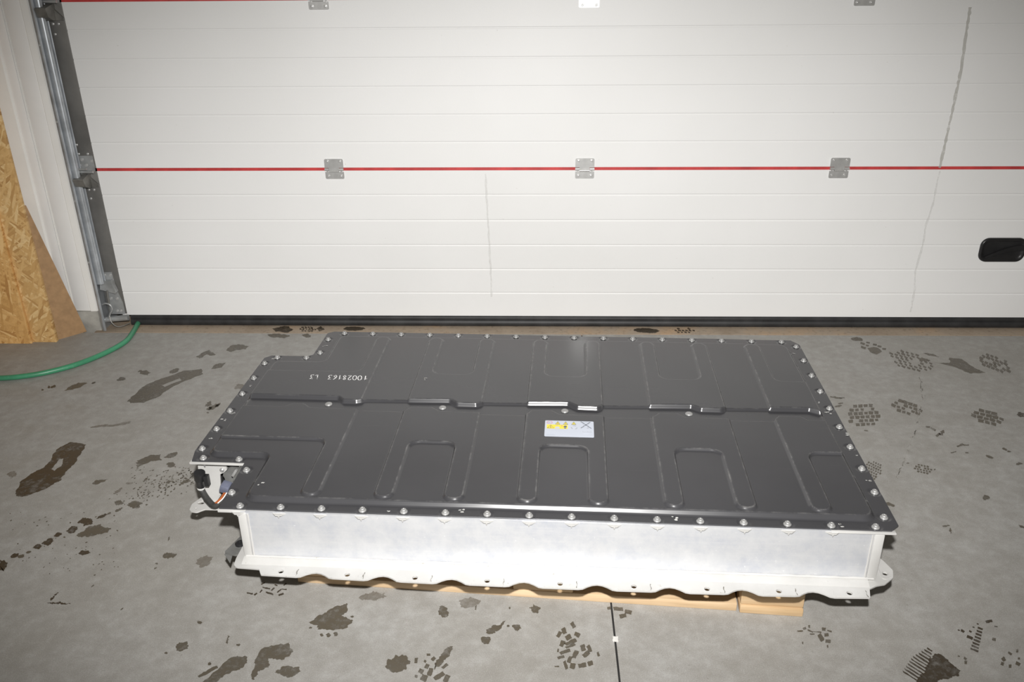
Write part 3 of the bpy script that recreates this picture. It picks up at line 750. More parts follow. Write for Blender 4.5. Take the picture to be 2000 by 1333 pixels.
# base plate with scalloped front flange
def bow(u): return -0.0085 * max(0.0, 1 - ((u - 0.78) / 0.72) ** 2)
HOLES = [0.139, 0.292, 0.446, 0.608, 0.770, 0.932, 1.091, 1.246, 1.397]
SC = [0.219, 0.373, 0.528, 0.690, 0.852, 1.011, 1.168, 1.321]
ZF0, ZF1 = 0.1500, 0.1535
base = [(0.020, -0.006, 0.012), (0.024, -0.038, 0.014), (0.086, -0.042, 0.004), (0.096, -0.0605, 0.004)]
for i, sc in enumerate(SC):
    e = lambda u: (-0.0605 + bow(u) * 0.85)
    base += [(sc - 0.042, e(sc), 0.004)]
    base += [(sc - 0.032 + 0.064 * k / 6, e(sc) + 0.0020 + 0.0150 * math.sin(math.pi * k / 6), 0.002) for k in range(7)]
    base += [(sc + 0.042, e(sc), 0.004)]
base += [(1.438, -0.0605, 0.003), (1.445, -0.032, 0.006), (1.464, -0.020, 0.02), (1.484, -0.014, 0.01), (1.508, 0.008, 0.014), (1.516, 0.034, 0.014), (1.505, 0.066, 0.006),
         (1.474, 0.125, 0.02), (1.474, 0.955, 0.01), (0.02, 0.955, 0.01), (0.02, 0.770, 0.01), (-0.150, 0.770, 0.01), (-0.150, 0.238, 0.008), (-0.168, 0.195, 0.012), (-0.164, 0.166, 0.012), (-0.142, 0.162, 0.010), (-0.128, 0.176, 0.01), (0.020, 0.178, 0.004)]
hl = [circle(u, -0.0475 + bow(u) * 0.85, 0.0062, 0.0062, 16) for u in HOLES]
hl += [circle(1.494, 0.020, 0.0065, 0.0065, 14), circle(-0.147, 0.201, 0.0095, 0.0065, 14), circle(-0.150, 0.177, 0.0035, 0.0035, 10)]
bp = prism('base_plate', round_poly(base, 0.004, 4), ZF0, ZF1, 'cast_white', bat, hl, sharp=30)
box('floor_pan', (0.035, 0.010, 0.1444), (1.462, 0.945, 0.1500), 'cast_white', bat)
# sloped foot of the wall and raised pads round the holes
bm = bmesh.new(); add_prism(bm, [(-0.002, ZF1 - 0.001), (-0.030, ZF1 - 0.001), (-0.022, ZF1 + 0.0028), (-0.010, ZF1 + 0.0055), (-0.002, ZF1 + 0.0060)], 0.040, 1.447, axes='yzx'); from_bm('sill', bm, 'cast_white', bat, sharp=60)
for i, u in enumerate(HOLES):
    c = -0.0475 + bow(u) * 0.85
    o = round_poly([(u - 0.036, c - 0.0105), (u + 0.034, c - 0.0105), (u + 0.036, c + 0.012, 0.006), (u - 0.032, c + 0.012, 0.006)], 0.002, 4)
    prism('hole_pad', o, ZF1, ZF1 + 0.0012, 'cast_white', bp, [circle(u, c, 0.0062, 0.0062, 16)])
    P = [(u + 0.037 + 0.001 * math.sin(k * 1.3 + i), c - 0.010 + 0.0035 * k) for k in range(7)]
    vs, fs = ribbon(P, 0.0015, 0.8); pyd('dirt_line', [(v.x, v.y, ZF1 + 0.0004) for v in vs], fs, 'pad_dirt', bp)
# ears: raised pads
prism('ear_pad', round_poly([(1.482, -0.004), (1.506, 0.012), (1.510, 0.034), (1.486, 0.044)], 0.006, 4), ZF1, ZF1 + 0.0015, 'cast_white', bp, [circle(1.494, 0.020, 0.0065, 0.0065, 14)])
# black clip bracket with grommet low at the left end
brk = prism('clip_bracket', round_poly([(-0.024, 0.030), (0.008, 0.022), (0.030, 0.085), (0.010, 0.110), (-0.004, 0.100)], 0.004, 3), 0.134, 0.140, 'grey_plastic', bat)
bm = bmesh.new(); lathe(bm, [(0.012, 0), (0.012, 0.004), (0.009, 0.006), (0.006, 0.006), (0.005, 0.002)], 16, (0.004, 0.060, 0.140)); from_bm('grommet', bm, 'black_plastic', brk, sharp=40)
prism('clip_leg', [(-0.024, 0.134), (-0.004, 0.134), (-0.014, 0.108)], 0.028, 0.032, 'grey_plastic', brk, axes='xzy')

# ---- warning label
LU0, LU1, LV0, LV1 = 0.7215, 0.8475, 0.3225, 0.4020
LZ = HI + 0.0004
lab = prism('warning_label', round_poly([(LU0, LV0), (LU1, LV0), (LU1, LV1), (LU0, LV1)], 0.003, 3), LZ - 0.0003, LZ + 0.0003, 'label_white', bat)
lab['label'] = 'white sticker with yellow warning triangles and crossed-out bin'
LW, LH = LU1 - LU0, LV1 - LV0
def lp(x, y): return (LU0 + LW * x, LV1 - LH * y)
def flat(name, polys, mat, z=0.0006, parent=None):
    vs, fs = [], []
    for P in polys:
        n = len(vs); vs += [(p[0], p[1], LZ + z) for p in P]; fs.append(list(range(n, n + len(P))))
    return pyd(name, vs, fs, mat, parent or lab)
def lrib(name, pts, wd, mat, z=0.0007, close=False):
    P = [lp(*p) for p in pts] + ([lp(*pts[0])] if close else [])
    vs, fs = ribbon(P, wd); return pyd(name, [(v.x, v.y, LZ + z) for v in vs], fs, mat, lab)
oval = [(0.095 + 0.052 * math.cos(a), 0.135 + 0.088 * math.sin(a)) for a in [2 * math.pi * i / 24 for i in range(24)]]
lrib('red_oval', oval, 0.0014, 'ink_red', close=True)
lrib('oval_mark', [(0.072, 0.10), (0.080, 0.16), (0.090, 0.13), (0.105, 0.15), (0.122, 0.15)], 0.0016, 'ink_grey')
for cx, wd_ in ((0.262, 0.052), (0.425, 0.052), (0.592, 0.052)):
    flat('warning_triangle', [[lp(cx - wd_, 0.245), lp(cx + wd_, 0.245), lp(cx, 0.045)]], 'ink_dark')
    flat('triangle_face', [[lp(cx - wd_ * 0.76, 0.228), lp(cx + wd_ * 0.76, 0.228), lp(cx, 0.085)]], 'ink_yellow', 0.0008)
    lrib('triangle_mark', [(cx, 0.13), (cx - 0.008, 0.17), (cx + 0.008, 0.175), (cx, 0.215)], 0.0012, 'ink_dark', 0.0010)
flat('yellow_panel', [[lp(0.040, 0.262), lp(0.468, 0.262), lp(0.468, 0.525), lp(0.040, 0.525)]], 'ink_yellow')
lrib('panel_triangle', [(0.055, 0.50), (0.185, 0.50), (0.120, 0.29)], 0.0012, 'ink_dark', 0.0008, True)
lrib('lightning_mark', [(0.126, 0.33), (0.110, 0.41), (0.130, 0.41), (0.116, 0.475)], 0.0014, 'ink_dark', 0.0008)
flat('book_mark', [[lp(0.212, 0.405), lp(0.255, 0.39), lp(0.300, 0.405), lp(0.300, 0.515), lp(0.212, 0.515)]], 'label_white', 0.0008)
lrib('book_line', [(0.240, 0.34), (0.250, 0.30), (0.262, 0.34)], 0.0012, 'ink_red', 0.0008)
lrib('arrow_mark', [(0.362, 0.275), (0.334, 0.335), (0.366, 0.40)], 0.0016, 'ink_red', 0.0008)
flat('glove_mark', [[lp(0.378, 0.36), lp(0.392, 0.37), lp(0.396, 0.32), lp(0.410, 0.34), lp(0.418, 0.31), lp(0.430, 0.34), lp(0.444, 0.33), lp(0.452, 0.38), lp(0.440, 0.43), lp(0.436, 0.505), lp(0.396, 0.505), lp(0.394, 0.43)]], 'ink_dark', 0.0008)
flat('glove_cuff', [[lp(0.400, 0.43), lp(0.434, 0.43), lp(0.434, 0.46), lp(0.400, 0.46)]], 'label_white', 0.0010)
for a0 in (90, 210, 330):
    lrib('recycling_arrow', [(0.600 + 0.058 * math.cos(math.radians(a0 + d)), 0.415 - 0.105 * math.sin(math.radians(a0 + d))) for d in range(-38, 39, 13)], 0.0032, 'ink_grey')
lrib('bin_cross', [(0.735, 0.035), (0.950, 0.465)], 0.0018, 'ink_dark', 0.0010)
lrib('bin_cross', [(0.735, 0.455), (0.935, 0.055)], 0.0018, 'ink_dark', 0.0010)
lrib('bin_outline', [(0.780, 0.09), (0.795, 0.42), (0.880, 0.42), (0.905, 0.09)], 0.0009, 'ink_grey', 0.0007)
lrib('bin_lid', [(0.770, 0.09), (0.800, 0.05), (0.885, 0.05), (0.918, 0.09), (0.770, 0.09)], 0.0009, 'ink_grey', 0.0007)
flat('bin_wheel', [circle(*lp(0.880, 0.435), 0.0024, 0.0026, 12)], 'ink_grey')
flat('text_bar', [[lp(0.035, 0.58), lp(0.50, 0.58), lp(0.50, 0.87), lp(0.035, 0.87)]], 'label_white', 0.0004)
flat('small_print', [[lp(0.04, 0.915), lp(0.215, 0.915), lp(0.215, 0.93), lp(0.04, 0.93)]], 'ink_grey')
flat('small_print', [[lp(0.775, 0.755), lp(0.92, 0.755), lp(0.92, 0.765), lp(0.775, 0.765)], [lp(0.80, 0.79), lp(0.90, 0.79), lp(0.90, 0.797), lp(0.80, 0.797)]], 'ink_faint')
tc = bpy.data.curves.new('label_text', 'FONT'); tc.body = 'Li-Ion'; tc.size = 0.0105; tc.resolution_u = 2
to = bpy.data.objects.new('label_text_curve', tc); dg = bpy.context.evaluated_depsgraph_get()
COL.objects.link(to); bpy.context.view_layer.update(); dg = bpy.context.evaluated_depsgraph_get()
tm = bpy.data.meshes.new_from_object(to.evaluated_get(dg)); bpy.data.objects.remove(to); tm.materials.clear()
lt = link('label_text', tm, 'ink_grey', lab); lt.location = (*lp(0.770, 0.715), LZ + 0.0006)

# ---- chalk number, written upside down as seen from the front
STROKES = {'1': [[(0.05, 0.62), (0.42, 1.0), (0.42, 0.0)]],
           '0': [[(0.5 + 0.42 * math.sin(a), 0.5 + 0.5 * math.cos(a)) for a in [2 * math.pi * k / 14 for k in range(15)]]],
           '2': [[(0.1, 0.78), (0.32, 1.0), (0.68, 0.95), (0.75, 0.72), (0.45, 0.35), (0.1, 0.02), (0.9, 0.05)]],
           '8': [[(0.72, 0.85), (0.45, 1.0), (0.2, 0.82), (0.45, 0.55), (0.8, 0.25), (0.5, 0.0), (0.15, 0.2), (0.45, 0.55), (0.72, 0.85)]],
           '6': [[(0.75, 1.0), (0.3, 0.65), (0.1, 0.25), (0.4, 0.0), (0.75, 0.2), (0.55, 0.48), (0.15, 0.32)]],
           '3': [[(0.15, 0.95), (0.8, 0.98), (0.4, 0.58), (0.75, 0.42), (0.7, 0.1), (0.25, 0.0), (0.05, 0.12)]],
           'i': [[(0.25, 0.65), (0.32, 0.0), (0.6, 0.05), (0.75, 0.25)], [(0.22, 0.88), (0.26, 0.95)]]}
u_right, v_top, ch_h = 0.202, 0.604, 0.027
for k, chh in enumerate('10028163 i3'):
    if chh == ' ': continue
    adv = [0, 0.015, 0.030, 0.045, 0.060, 0.075, 0.088, 0.103, 0, 0.142, 0.156][k]
    for q, stx in enumerate(STROKES[chh]):
        pts = [(u_right - adv - x * 0.013 - (y - 0.5) * -0.004, v_top + (1 - y) * ch_h) for x, y in stx]
        a, f = ribbon(pts, 0.0025 if q == 0 else 0.0032, 0.25)
        wr = pyd('chalk_digit' if q == 0 and chh != 'i' else ('chalk_letter' if q == 0 else 'chalk_dot'), [(p.x, p.y, HI + 0.0006) for p in a], f, 'ink_white', bat)

# ---- scuffs on the lid edge
sc_list = [(0.385, 0.014), (0.548, 0.018), (1.02, 0.018), (1.372, 0.013), (1.484, 0.235), (1.492, 0.30), (1.488, 0.185), (1.478, 0.51), (1.462, 0.565), (1.44, 0.51), (-0.140, 0.39), (-0.135, 0.30), (-0.138, 0.585), (0.070, 0.075), (0.375, 0.62), (-0.128, 0.43), (0.012, 0.865), (-0.12, 0.765), (1.47, 0.88), (1.497, 0.40)]
for u, v in sc_list:
    polys = []
    for _ in range(random.randint(2, 4)):
        r = random.uniform(0.002, 0.0045); cx, cy = u + random.uniform(-.006, .006), v + random.uniform(-.006, .006)
        polys.append([(cx + r * random.uniform(.5, 1.3) * math.cos(a), cy + r * random.uniform(.4, 1) * math.sin(a)) for a in [2 * math.pi * k / 8 for k in range(8)]])
    inside_plateau = (0.05 < u < 1.44 and 0.04 < v < 0.92)
    zz = (HI if inside_plateau else H) + 0.0007 - LZ
    flat('paint_chip', polys, 'scuff_white', zz, lid)

# ================================================================== HOSE
hose_px = [(262, 634), (258, 652), (243, 669), (205, 690), (150, 712), (90, 728), (40, 736), (0, 739), (-60, 741), (-150, 738)]
HP = [(*floor_pt(x, y, 0.0105), 0.0105) for x, y in hose_px]
HP = [(-1.842, 0.045, 0.0115), (-1.838, 0.0, 0.0115)] + HP[1:]
hb0 = empty('garden_hose', (-1.9, -0.4, 0)); tag(hb0, 'green garden hose curving across the floor from the door corner', 'hose')
tube('hose_tube', [V(p) - V((-1.9, -0.4, 0)) for p in spline(HP, 10)], 0.0100, 'hose_green', hb0, 14)

# ================================================================== MARKS ON THE FLOOR
def jag(poly, amp, n=3, share=0.30):
    for a_ in (amp, amp * 0.5):
        out = []
        for a, b in zip(poly, poly[1:] + poly[:1]):
            a, b = V(a), V(b); d = b - a; L = d.length; nn = V((-d.y, d.x)).normalized() if L > 1e-6 else V((0, 0))
            for k in range(n if L > 0.004 else 1):
                out.append(tuple(a + d * (k / n) + nn * (random.uniform(-1, 1) * min(a_, L * share) if k else 0)))
        poly = out
    return poly
def ell(cx, cy, rx, ry, ang=0.0, n=11, jit=0.3):
    c, s = math.cos(math.radians(ang)), math.sin(math.radians(ang)); out = []
    for k in range(n):
        a = 2 * math.pi * k / n; r = 1 + random.uniform(-jit, jit)
        x, y = rx * r * math.cos(a), ry * r * math.sin(a); out.append((cx + x * c - y * s, cy + x * s + y * c))
    return out
def para(cx, cy, rx, ry, ang=0.0):
    c, s = math.cos(math.radians(ang)), math.sin(math.radians(ang))
    return [(cx + x * c - y * s, cy + x * s + y * c) for x, y in ((-rx, -ry * .8), (rx * .9, -ry), (rx, ry * .9), (-rx * .8, ry))]
LIFT = [0.0004]
def mark(name, polys, mat='wet', amp=0.004, hole=None):
    """one mark lying on the slab: outlines in photograph pixels, laid down on the floor plane"""
    LIFT[0] += 0.000004
    bm = bmesh.new()
    for P in polys:
        Q = [V(floor_pt(x, y)) - V((0, -1)) for x, y in P]
        Q = jag([tuple(q) for q in Q], amp, share=0.07 if 'tread' in name else 0.28)
        if hole:
            Hh = jag([tuple(V(floor_pt(x, y)) - V((0, -1))) for x, y in hole], amp * 0.6); add_prism(bm, Q, LIFT[0], LIFT[0], [Hh])
        else:
            bm.faces.new([bm.verts.new((q[0], q[1], LIFT[0])) for q in Q])
    for f in bm.faces:
        f.normal_update()
        if f.normal.z < 0: f.normal_flip()
    me = bpy.data.meshes.new(name); bm.to_mesh(me); bm.free(); return link(name, me, mat, floor)
def C(ox, oy, s, pts): return [(ox + x * s, oy + y * s) for x, y in pts]
def CE(ox, oy, s, cx, cy, rx, ry, ang=0, **k): return ell(ox + cx * s, oy + cy * s, rx * s, ry * s, ang, **k)
def CP(ox, oy, s, cx, cy, rx, ry, ang=0): return para(ox + cx * s, oy + cy * s, rx * s, ry * s, ang)
def lattice(cx, cy, rx, ry, tilt, nx, ny, bang, fill=0.72, drop=0.12, skew=0.3):
    """tread print: blocks in rows inside an oval"""
    out = []; c, s = math.cos(math.radians(tilt)), math.sin(math.radians(tilt))
    for j in range(ny):
        for i in range(nx):
            a = (i + 0.5) / nx * 2 - 1 + (0.5 / nx if j % 2 else -0.5 / nx) * 2 * skew; b = (j + 0.5) / ny * 2 - 1
            if a * a + b * b > 1.05 or random.random() < drop: continue
            x, y = a * rx, b * ry; q = random.uniform(0.8, 1.1)
            out.append(para(cx + x * c - y * s, cy + x * s + y * c, rx / nx * fill * q, ry / ny * fill * q, tilt + bang + random.uniform(-8, 8)))
    return out

# left side of the floor
K = (0, 660, 0.255)
mark('wet_footprint', [C(*K, [(975, 490), (1000, 460), (1120, 360), (1250, 310), (1400, 255), (1540, 240), (1555, 280), (1480, 310), (1400, 340), (1290, 400), (1200, 460), (1100, 500), (1000, 502)])],
     hole=C(*K, [(1240, 365), (1380, 312), (1395, 325), (1260, 378)]))
mark('wet_footprint', [C(*K, [(115, 1200), (150, 1110), (230, 1050), (330, 1000), (400, 920), (430, 860), (540, 800), (660, 820), (620, 890), (570, 970), (500, 1030), (470, 1090), (400, 1130), (300, 1180), (200, 1215), (130, 1215)])], 'wet_dark',
     hole=C(*K, [(395, 1010), (450, 935), (485, 925), (470, 985), (420, 1020)]))
for pts in ([(1500, 150), (1540, 120), (1600, 95), (1655, 130), (1620, 140), (1580, 130), (1530, 160)], [(1735, 100), (1770, 60), (1830, 50), (1910, 65), (1880, 90), (1820, 95), (1770, 110)],
            [(1620, 240), (1650, 205), (1735, 190), (1700, 230)], [(485, 410), (540, 370), (600, 345), (670, 350), (620, 380), (550, 400)],
            [(1040, 960), (1060, 940), (1150, 900), (1230, 895), (1240, 940), (1150, 950), (1060, 990)], [(705, 1120), (730, 1095), (830, 1085), (800, 1105), (730, 1130)]):
    mark('wet_stain', [C(*K, pts)])
for cx, cy, rx, ry, an in ((925, 318, 30, 15, -10), (1105, 268, 42, 17, 5), (1340, 255, 42, 14, -20), (1310, 905, 52, 16, -18), (1310, 975, 30, 20, 0), (1420, 1105, 42, 14, -20), (1030, 1280, 55, 28, -10), (910, 1265, 36, 16, -10)):
    mark('wet_stain', [CE(*K, cx, cy, rx, ry, an)])
mark('wet_stain', [CE(*K, *a) for a in ((410, 375, 25, 11, -20), (375, 380, 10, 10), (325, 400, 10, 8), (715, 348, 18, 6, -20))], 'wet_dark')
mark('wet_stain', [CE(*K, *a) for a in ((1600, 510, 28, 14, -40), (1640, 530, 45, 13, -25), (1600, 545, 24, 10, -20), (1670, 515, 22, 8, -30), (1590, 575, 12, 5))])
mark('wet_stain', [CE(*K, 1840, 375, 40, 20, -15)], 'wet_faint')
mark('wet_stain', [CE(*K, 90, 1050, 36, 26, -10)], 'wet_faint')
mark('wet_stain', [CE(*K, 990, 1118, 26, 9, -10), CE(*K, 900, 1180, 45, 10, -35)], 'wet_faint')
mark('wet_streak', [C(*K, [(690, 685), (780, 668), (880, 665), (1005, 640), (1000, 655), (870, 682), (700, 692)])], 'wet_faint')
drops = []
for _ in range(150):
    t = random.random(); x = 1480 - 480 * t + random.gauss(0, 60); y = 1060 + 180 * t + random.gauss(0, 38)
    drops.append(CE(*K, x, y, random.uniform(3, 11), random.uniform(2, 6), -25, n=6))
for _ in range(70):
    drops.append(CE(*K, random.uniform(1000, 1500), random.uniform(985, 1120), random.uniform(3, 14), random.uniform(2, 6), -20, n=6))
tag(mark('water_drops', drops, 'wet', 0.001), kind='stuff')
K = (0, 980, 0.2648)
for cx, cy, rx, ry, an, mt in ((110, 402, 35, 15, -15, 'wet_dark'), (155, 408, 28, 12, -15, 'wet'), (280, 335, 32, 18, -25, 'wet_dark'), (360, 300, 46, 22, -25, 'wet_dark'), (430, 245, 30, 14, -15, 'wet_dark'),
                              (530, 212, 38, 25, -20, 'wet_dark'), (635, 150, 50, 28, -5, 'wet_dark'), (690, 218, 105, 42, -10, 'wet'), (620, 380, 40, 18, -10, 'wet_dark'), (20, 470, 26, 42, 10, 'wet_dark'),
                              (1250, 400, 42, 24, -15, 'wet'), (1510, 440, 62, 36, -25, 'wet_faint'), (1345, 1070, 46, 38, -20, 'wet'), (1470, 895, 18, 14, 0, 'wet_faint'), (755, 110, 42, 10, -20, 'wet_dark')):
    mark('wet_stain', [CE(*K, cx, cy, rx, ry, an, n=13, jit=0.28)], mt)
mark('wet_stain', [CE(*K, *a) for a in ((210, 375, 20, 7, -20), (475, 265, 10, 6), (805, 90, 16, 7, -20), (875, 65, 30, 10, -25), (1155, 460, 10, 7), (1225, 1120, 13, 8), (1545, 1200, 10, 14, 20), (1145, 495, 14, 5, -30), (685, 625, 14, 5, -35), (900, 795, 16, 5, -40), (1245, 275, 6, 16, 10))])
mark('dark_scrape', [CE(*K, 402, 700, 50, 7, -48), CE(*K, 440, 754, 80, 6, 3)], 'wet_dark')
mark('water_drops', [CE(*K, random.uniform(60, 900), random.uniform(80, 560), random.uniform(3, 9), random.uniform(2, 5), -25, n=6) for _ in range(70)], 'wet', 0.001)['kind'] = 'stuff'
K = (360, 1120, 0.32)
for pts, mt in (([(20, 735), (90, 680), (190, 600), (300, 512), (370, 505), (385, 550), (330, 592), (240, 628), (150, 690), (70, 745)], 'wet'),
                ([(80, 632), (200, 566), (206, 582), (90, 640)], 'wet'),
                ([(430, 540), (480, 460), (560, 440), (640, 425), (665, 480), (640, 510), (590, 530), (510, 520), (515, 580), (450, 600), (425, 655), (408, 620)], 'wet'),
                ([(550, 610), (600, 570), (700, 572), (712, 600), (640, 640)], 'wet'),
                ([(755, 302), (850, 250), (920, 205), (990, 185), (1000, 220), (960, 262), (1030, 292), (1000, 332), (900, 350), (810, 345), (815, 322)], 'wet'),
                ([(1525, 595), (1545, 530), (1600, 460), (1640, 450), (1625, 490), (1570, 560)], 'wet')):
    mark('wet_stain', [C(*K, pts)], mt)
for cx, cy, rx, ry, an, mt in ((1150, 140, 80, 22, -5, 'wet_faint'), (1580, 235, 34, 34, 0, 'wet'), (1735, 180, 62, 30, -10, 'wet_faint'), (1305, 555, 66, 50, -10, 'wet'), (1840, 410, 30, 22, 0, 'wet'), (1885, 345, 52, 19, -22, 'wet'), (1938, 315, 30, 6, -48, 'wet')):
    mark('wet_stain', [CE(*K, cx, cy, rx, ry, an, n=15, jit=0.22)], mt)
mark('wet_stain', [CE(*K, *a) for a in ((880, 380, 13, 12), (925, 375, 14, 13), (838, 380, 10, 10), (265, 410, 7, 28, 8), (330, 440, 13, 7), (155, 555, 10, 7), (1025, 268, 10, 8), (770, 335, 10, 7), (95, 305, 14, 9), (1975, 325, 8, 6))])
mark('tread_print', [CP(*K, *a) for a in ((1415, 535, 10, 18, 10), (1470, 540, 8, 8, 40), (1520, 525, 14, 11, -40), (1480, 570, 13, 16, 30), (1445, 600, 16, 16, 30), (1500, 605, 14, 26, 20), (1462, 642, 20, 22, 30), (1555, 630, 38, 14, -30), (1590, 570, 22, 10, -35), (1600, 645, 16, 26, 30), (1415, 632, 9, 9, 20), (1490, 500, 12, 8, 0))])
mark('tread_print', [CP(*K, *a) for a in ((400, 125, 20, 5, 8), (435, 130, 12, 5, -30), (480, 65, 14, 4, -30), (500, 92, 26, 4, 12), (540, 100, 14, 5, -40), (468, 112, 12, 4, -50), (520, 125, 26, 5, 20), (580, 110, 18, 4, -40), (590, 132, 18, 6, -20), (615, 70, 12, 4, -40), (560, 75, 10, 4, 20), (610, 100, 16, 4, 5))], 'wet_dark', 0.002)
K = (900, 1150, 0.3)
mark('tread_print', [CP(*K, *a) for a in ((640, 300, 14, 22, 35), (672, 278, 14, 22, -20), (730, 240, 13, 22, -25), (757, 302, 20, 15, 30), (700, 320, 20, 18, -25), (660, 360, 15, 22, 25), (715, 352, 42, 12, -22), (712, 376, 36, 9, -22), (678, 415, 38, 12, -18), (652, 450, 24, 10, -15), (795, 388, 17, 22, -15), (835, 395, 13, 26, -20), (746, 430, 14, 28, 25), (710, 465, 13, 24, 25), (815, 430, 26, 15, -35), (682, 500, 10, 30, -15), (727, 506, 18, 20, 20), (790, 502, 28, 16, -10), (842, 490, 18, 16, -15), (895, 430, 8, 16, -20), (625, 510, 16, 5, 0), (633, 405, 6, 12, 10))])
mark('wet_stain', [CE(*K, 485, 135, 34, 28, 0, n=17, jit=0.4)])
mark('tread_print', [CP(*K, *a) for a in ((1055, 180, 24, 15, -10), (1090, 155, 24, 14, 15), (1025, 135, 34, 13, 5), (965, 130, 12, 10, 0))])
mark('wet_stain', [CE(*K, 365, 255, 25, 20, 15), CE(*K, 310, 246, 8, 7), CE(*K, 98, 125, 6, 14, 10), CE(*K, 318, 130, 6, 9)])
# right side
K = (1400, 560, 0.33)
mark('tread_print', [CE(*K, 830, 312, 32, 11, 8), CE(*K, 932, 378, 42, 22, 8)] + [CP(*K, *a) for a in ((862, 338, 14, 6, 20), (895, 333, 12, 5, 10), (935, 345, 12, 6, 10), (962, 355, 12, 6, 10), (990, 370, 12, 6, 10), (868, 362, 16, 7, 20), (890, 350, 10, 5, 10))])
mark('tread_print', lattice(*C(*K, [(1150, 442)])[0], 136 * .33, 50 * .33, 14, 9, 7, 18, 0.8))
mark('wet_stain', [C(*K, [(1290, 450), (1380, 452), (1375, 420), (1450, 430), (1540, 490), (1592, 510), (1500, 516), (1420, 482)]), CE(*K, 1270, 405, 40, 6, 15), CE(*K, 1230, 435, 30, 10, 10)])
mark('tread_print', lattice(*C(*K, [(1648, 455)])[0], 98 * .33, 40 * .33, 20, 7, 5, 15, 0.95, 0.2), 'wet')
mark('tread_print', lattice(*C(*K, [(872, 762)])[0], 92 * .33, 66 * .33, -3, 6, 6, 5, 0.85, 0.06))
mark('tread_print', lattice(*C(*K, [(1125, 720)])[0], 90 * .33, 38 * .33, 18, 6, 4, 5, 0.92, 0.15))
mark('tread_print', lattice(*C(*K, [(1602, 775)])[0], 96 * .33, 40 * .33, 14, 5, 4, 5, 0.95, 0.05))
mark('tread_print', [CP(*K, *a) for a in ((1280, 845, 18, 6, 30), (1250, 832, 14, 5, 10), (1310, 880, 16, 8, -30), (1335, 862, 12, 9, -20), (1325, 875, 14, 7, 10))])
mark('tread_print', [CP(*K, *a) for a in ((1440, 942, 22, 6, -20), (1475, 940, 18, 4, 0), (1400, 982, 18, 4, -10), (1480, 985, 10, 4, 0))])
mark('tread_print', lattice(*C(*K, [(925, 1088)])[0], 52 * .33, 52 * .33, 25, 7, 7, 10, 0.8, 0.05))
mark('tread_print', lattice(*C(*K, [(1220, 1082)])[0], 54 * .33, 26 * .33, 12, 6, 4, 10, 0.82, 0.05))
mark('wet_stain', [CE(*K, 1595, 1250, 22, 17, 0)])
mark('wet_stain', [CE(*K, *a) for a in ((1705, 965, 16, 7, 20), (1730, 978, 14, 5, 0), (1615, 1010, 20, 8, 25), (1790, 1050, 22, 8, 0), (1130, 1047, 8, 3), (1290, 1085, 6, 4), (735, 692, 16, 4, -10), (720, 708, 20, 5, -10), (700, 658, 40, 5, 8), (740, 660, 18, 4, 0), (1025, 1290, 30, 10, 20), (885, 855, 14, 4, 10))])
mark('wet_stain', [CE(*K, 1800, 762, 22, 16, 0)], 'wet_dark')
path = [V(p) for p in C(*K, [(1198, 540), (1212, 595), (1221, 660), (1200, 745), (1181, 850), (1145, 915), (1124, 1000), (1091, 1075), (1062, 1135)])]
flecks = []
for a, b in zip(path, path[1:]):
    for _ in range(16):
        p = a.lerp(b, random.random()) + V((random.gauss(0, 1.6), random.gauss(0, 1.2))); t = b - a
        flecks.append(ell(p.x, p.y, random.uniform(1.5, 5.0), random.uniform(0.5, 1.2), math.degrees(math.atan2(t.y, t.x)) + random.uniform(-35, 35), n=6))
tag(mark('floor_scuff', flecks, 'scuff_light', 0.0008), kind='stuff')
K = (1500, 1000, 0.25)
mark('tread_print', [CP(*K, *a) for a in ((285, 915, 14, 10, -20), (322, 900, 8, 12, 0), (250, 935, 24, 6, 0), (330, 935, 26, 6, 25), (345, 958, 20, 6, 0), (385, 942, 34, 5, 5), (435, 920, 16, 14, 10), (480, 935, 20, 6, 20), (412, 985, 16, 34, -25), (455, 965, 18, 14, 0), (468, 1015, 22, 14, 5), (465, 1055, 7, 12, 0), (270, 1028, 6, 10, 0))])
mark('wet_stain', [C(*K, [(1225, 1260), (1255, 1150), (1330, 1110), (1420, 1180), (1510, 1245), (1480, 1290), (1380, 1310), (1300, 1345), (1130, 1350), (1190, 1290)])], 'wet_dark')
mark('tread_print', [CP(*K, 1262 - 13.5 * k, 1080 + 19 * k, 26 + 11 * min(k, 5), 6, 33) for k in range(12)], 'wet_dark', 0.001)
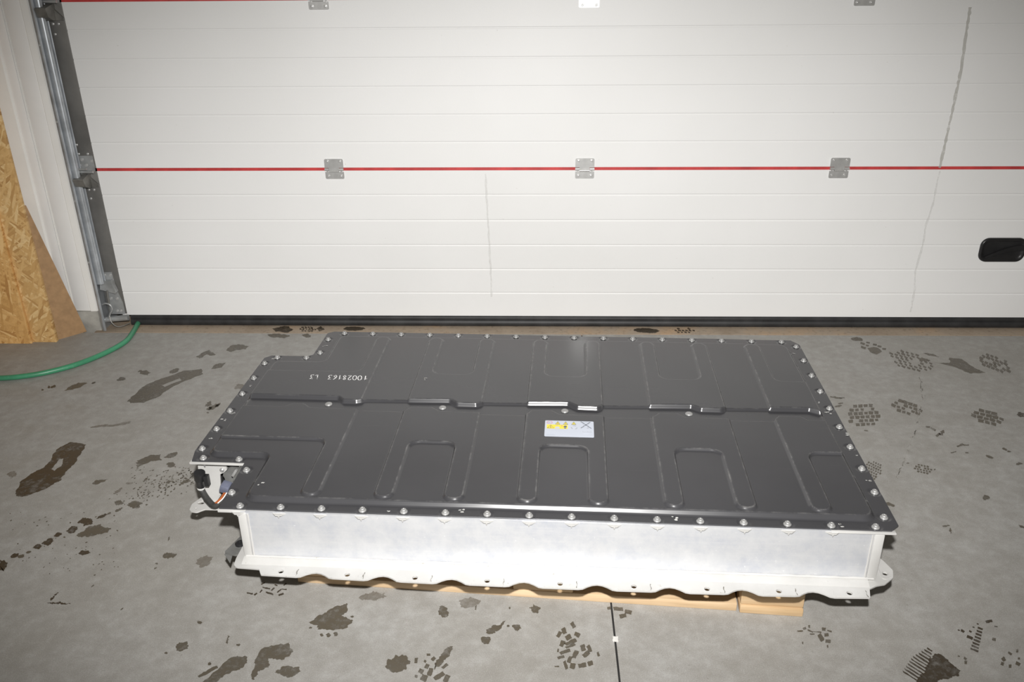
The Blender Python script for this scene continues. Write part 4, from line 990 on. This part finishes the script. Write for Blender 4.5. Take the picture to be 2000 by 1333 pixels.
mark('tread_print', [CP(*K, 1657 - 6.5 * k, 915 + 24 * k, 22 + 2 * k, 8, 22) for k in range(8)] + [CP(*K, *a) for a in ((1725, 860, 28, 11, -8), (1520, 935, 16, 10, 35), (1575, 985, 26, 12, 25), (1580, 938, 12, 7, 30), (1638, 880, 9, 5, 20), (1490, 928, 9, 5, 20), (1605, 905, 9, 5, 20), (1780, 900, 14, 5, 10))], 'wet_dark', 0.002)
mark('tread_print', [CP(*K, *a) for a in ((1540, 1150, 14, 10, 40), (1545, 1180, 12, 14, 10), (1490, 1132, 9, 5, 20), (1890, 1110, 18, 9, 40), (1945, 1090, 8, 14, 0), (1840, 1155, 14, 18, -30), (1830, 1190, 14, 14, 30), (1890, 1210, 12, 14, 0), (1950, 1190, 20, 14, 30), (1960, 1150, 9, 9, 0), (1765, 1000, 16, 12, 20))], 'wet', 0.002)
mark('wet_stain', [CE(*K, 1390, 113, 32, 7, -8), CE(*K, 1426, 150, 9, 20, -10), CE(*K, 1985, 120, 26, 9, 20)])
# near the threshold
K = (200, 590, 0.3)
mark('wet_stain', [CE(*K, 1150, 222, 66, 13, 4)]); mark('wet_stain', [CE(*K, 1330, 222, 30, 12, 10)])
# marks on the threshold strip lie 1 mm higher
LIFT[0] = 0.0014
mark('wet_stain', [CE(*K, 1175, 182, 60, 18, 0)], 'wet_dark'); mark('wet_stain', [CE(*K, 1420, 178, 26, 15, 0), *lattice(*C(*K, [(1335, 180)])[0], 58 * .3, 17 * .3, 0, 6, 3, 20, 0.8)], 'wet_dark')
mark('wet_stain', [CE(*K, 1640, 176, 66, 14, 0, jit=0.15)], 'wet_dark')
mark('wet_stain', [CE(840, 640, 0.24, 1760, 28, 100, 17, 3, jit=0.15)], 'wet_dark')
mark('wet_stain', [CE(1240, 640, 0.26, 90, 25, 95, 18, 3, jit=0.15)], 'wet_dark')
mark('tread_print', lattice(1240 + 370 * .26, 640 + 25 * .26, 80 * .26, 20 * .26, 0, 6, 3, 15, 0.85), 'wet_dark')

# little white scrap lying in the joint
x, y = floor_pt(1202, 1250)
sp = prism('paper_scrap', jag([(x - 0.006, y - 0.007), (x + 0.006, y - 0.008), (x + 0.007, y + 0.007), (x - 0.006, y + 0.008)], 0.0015), 0.0003, 0.0022, 'scrap_white')
tag(sp, 'tiny white scrap lying on the dark floor joint', 'scrap')
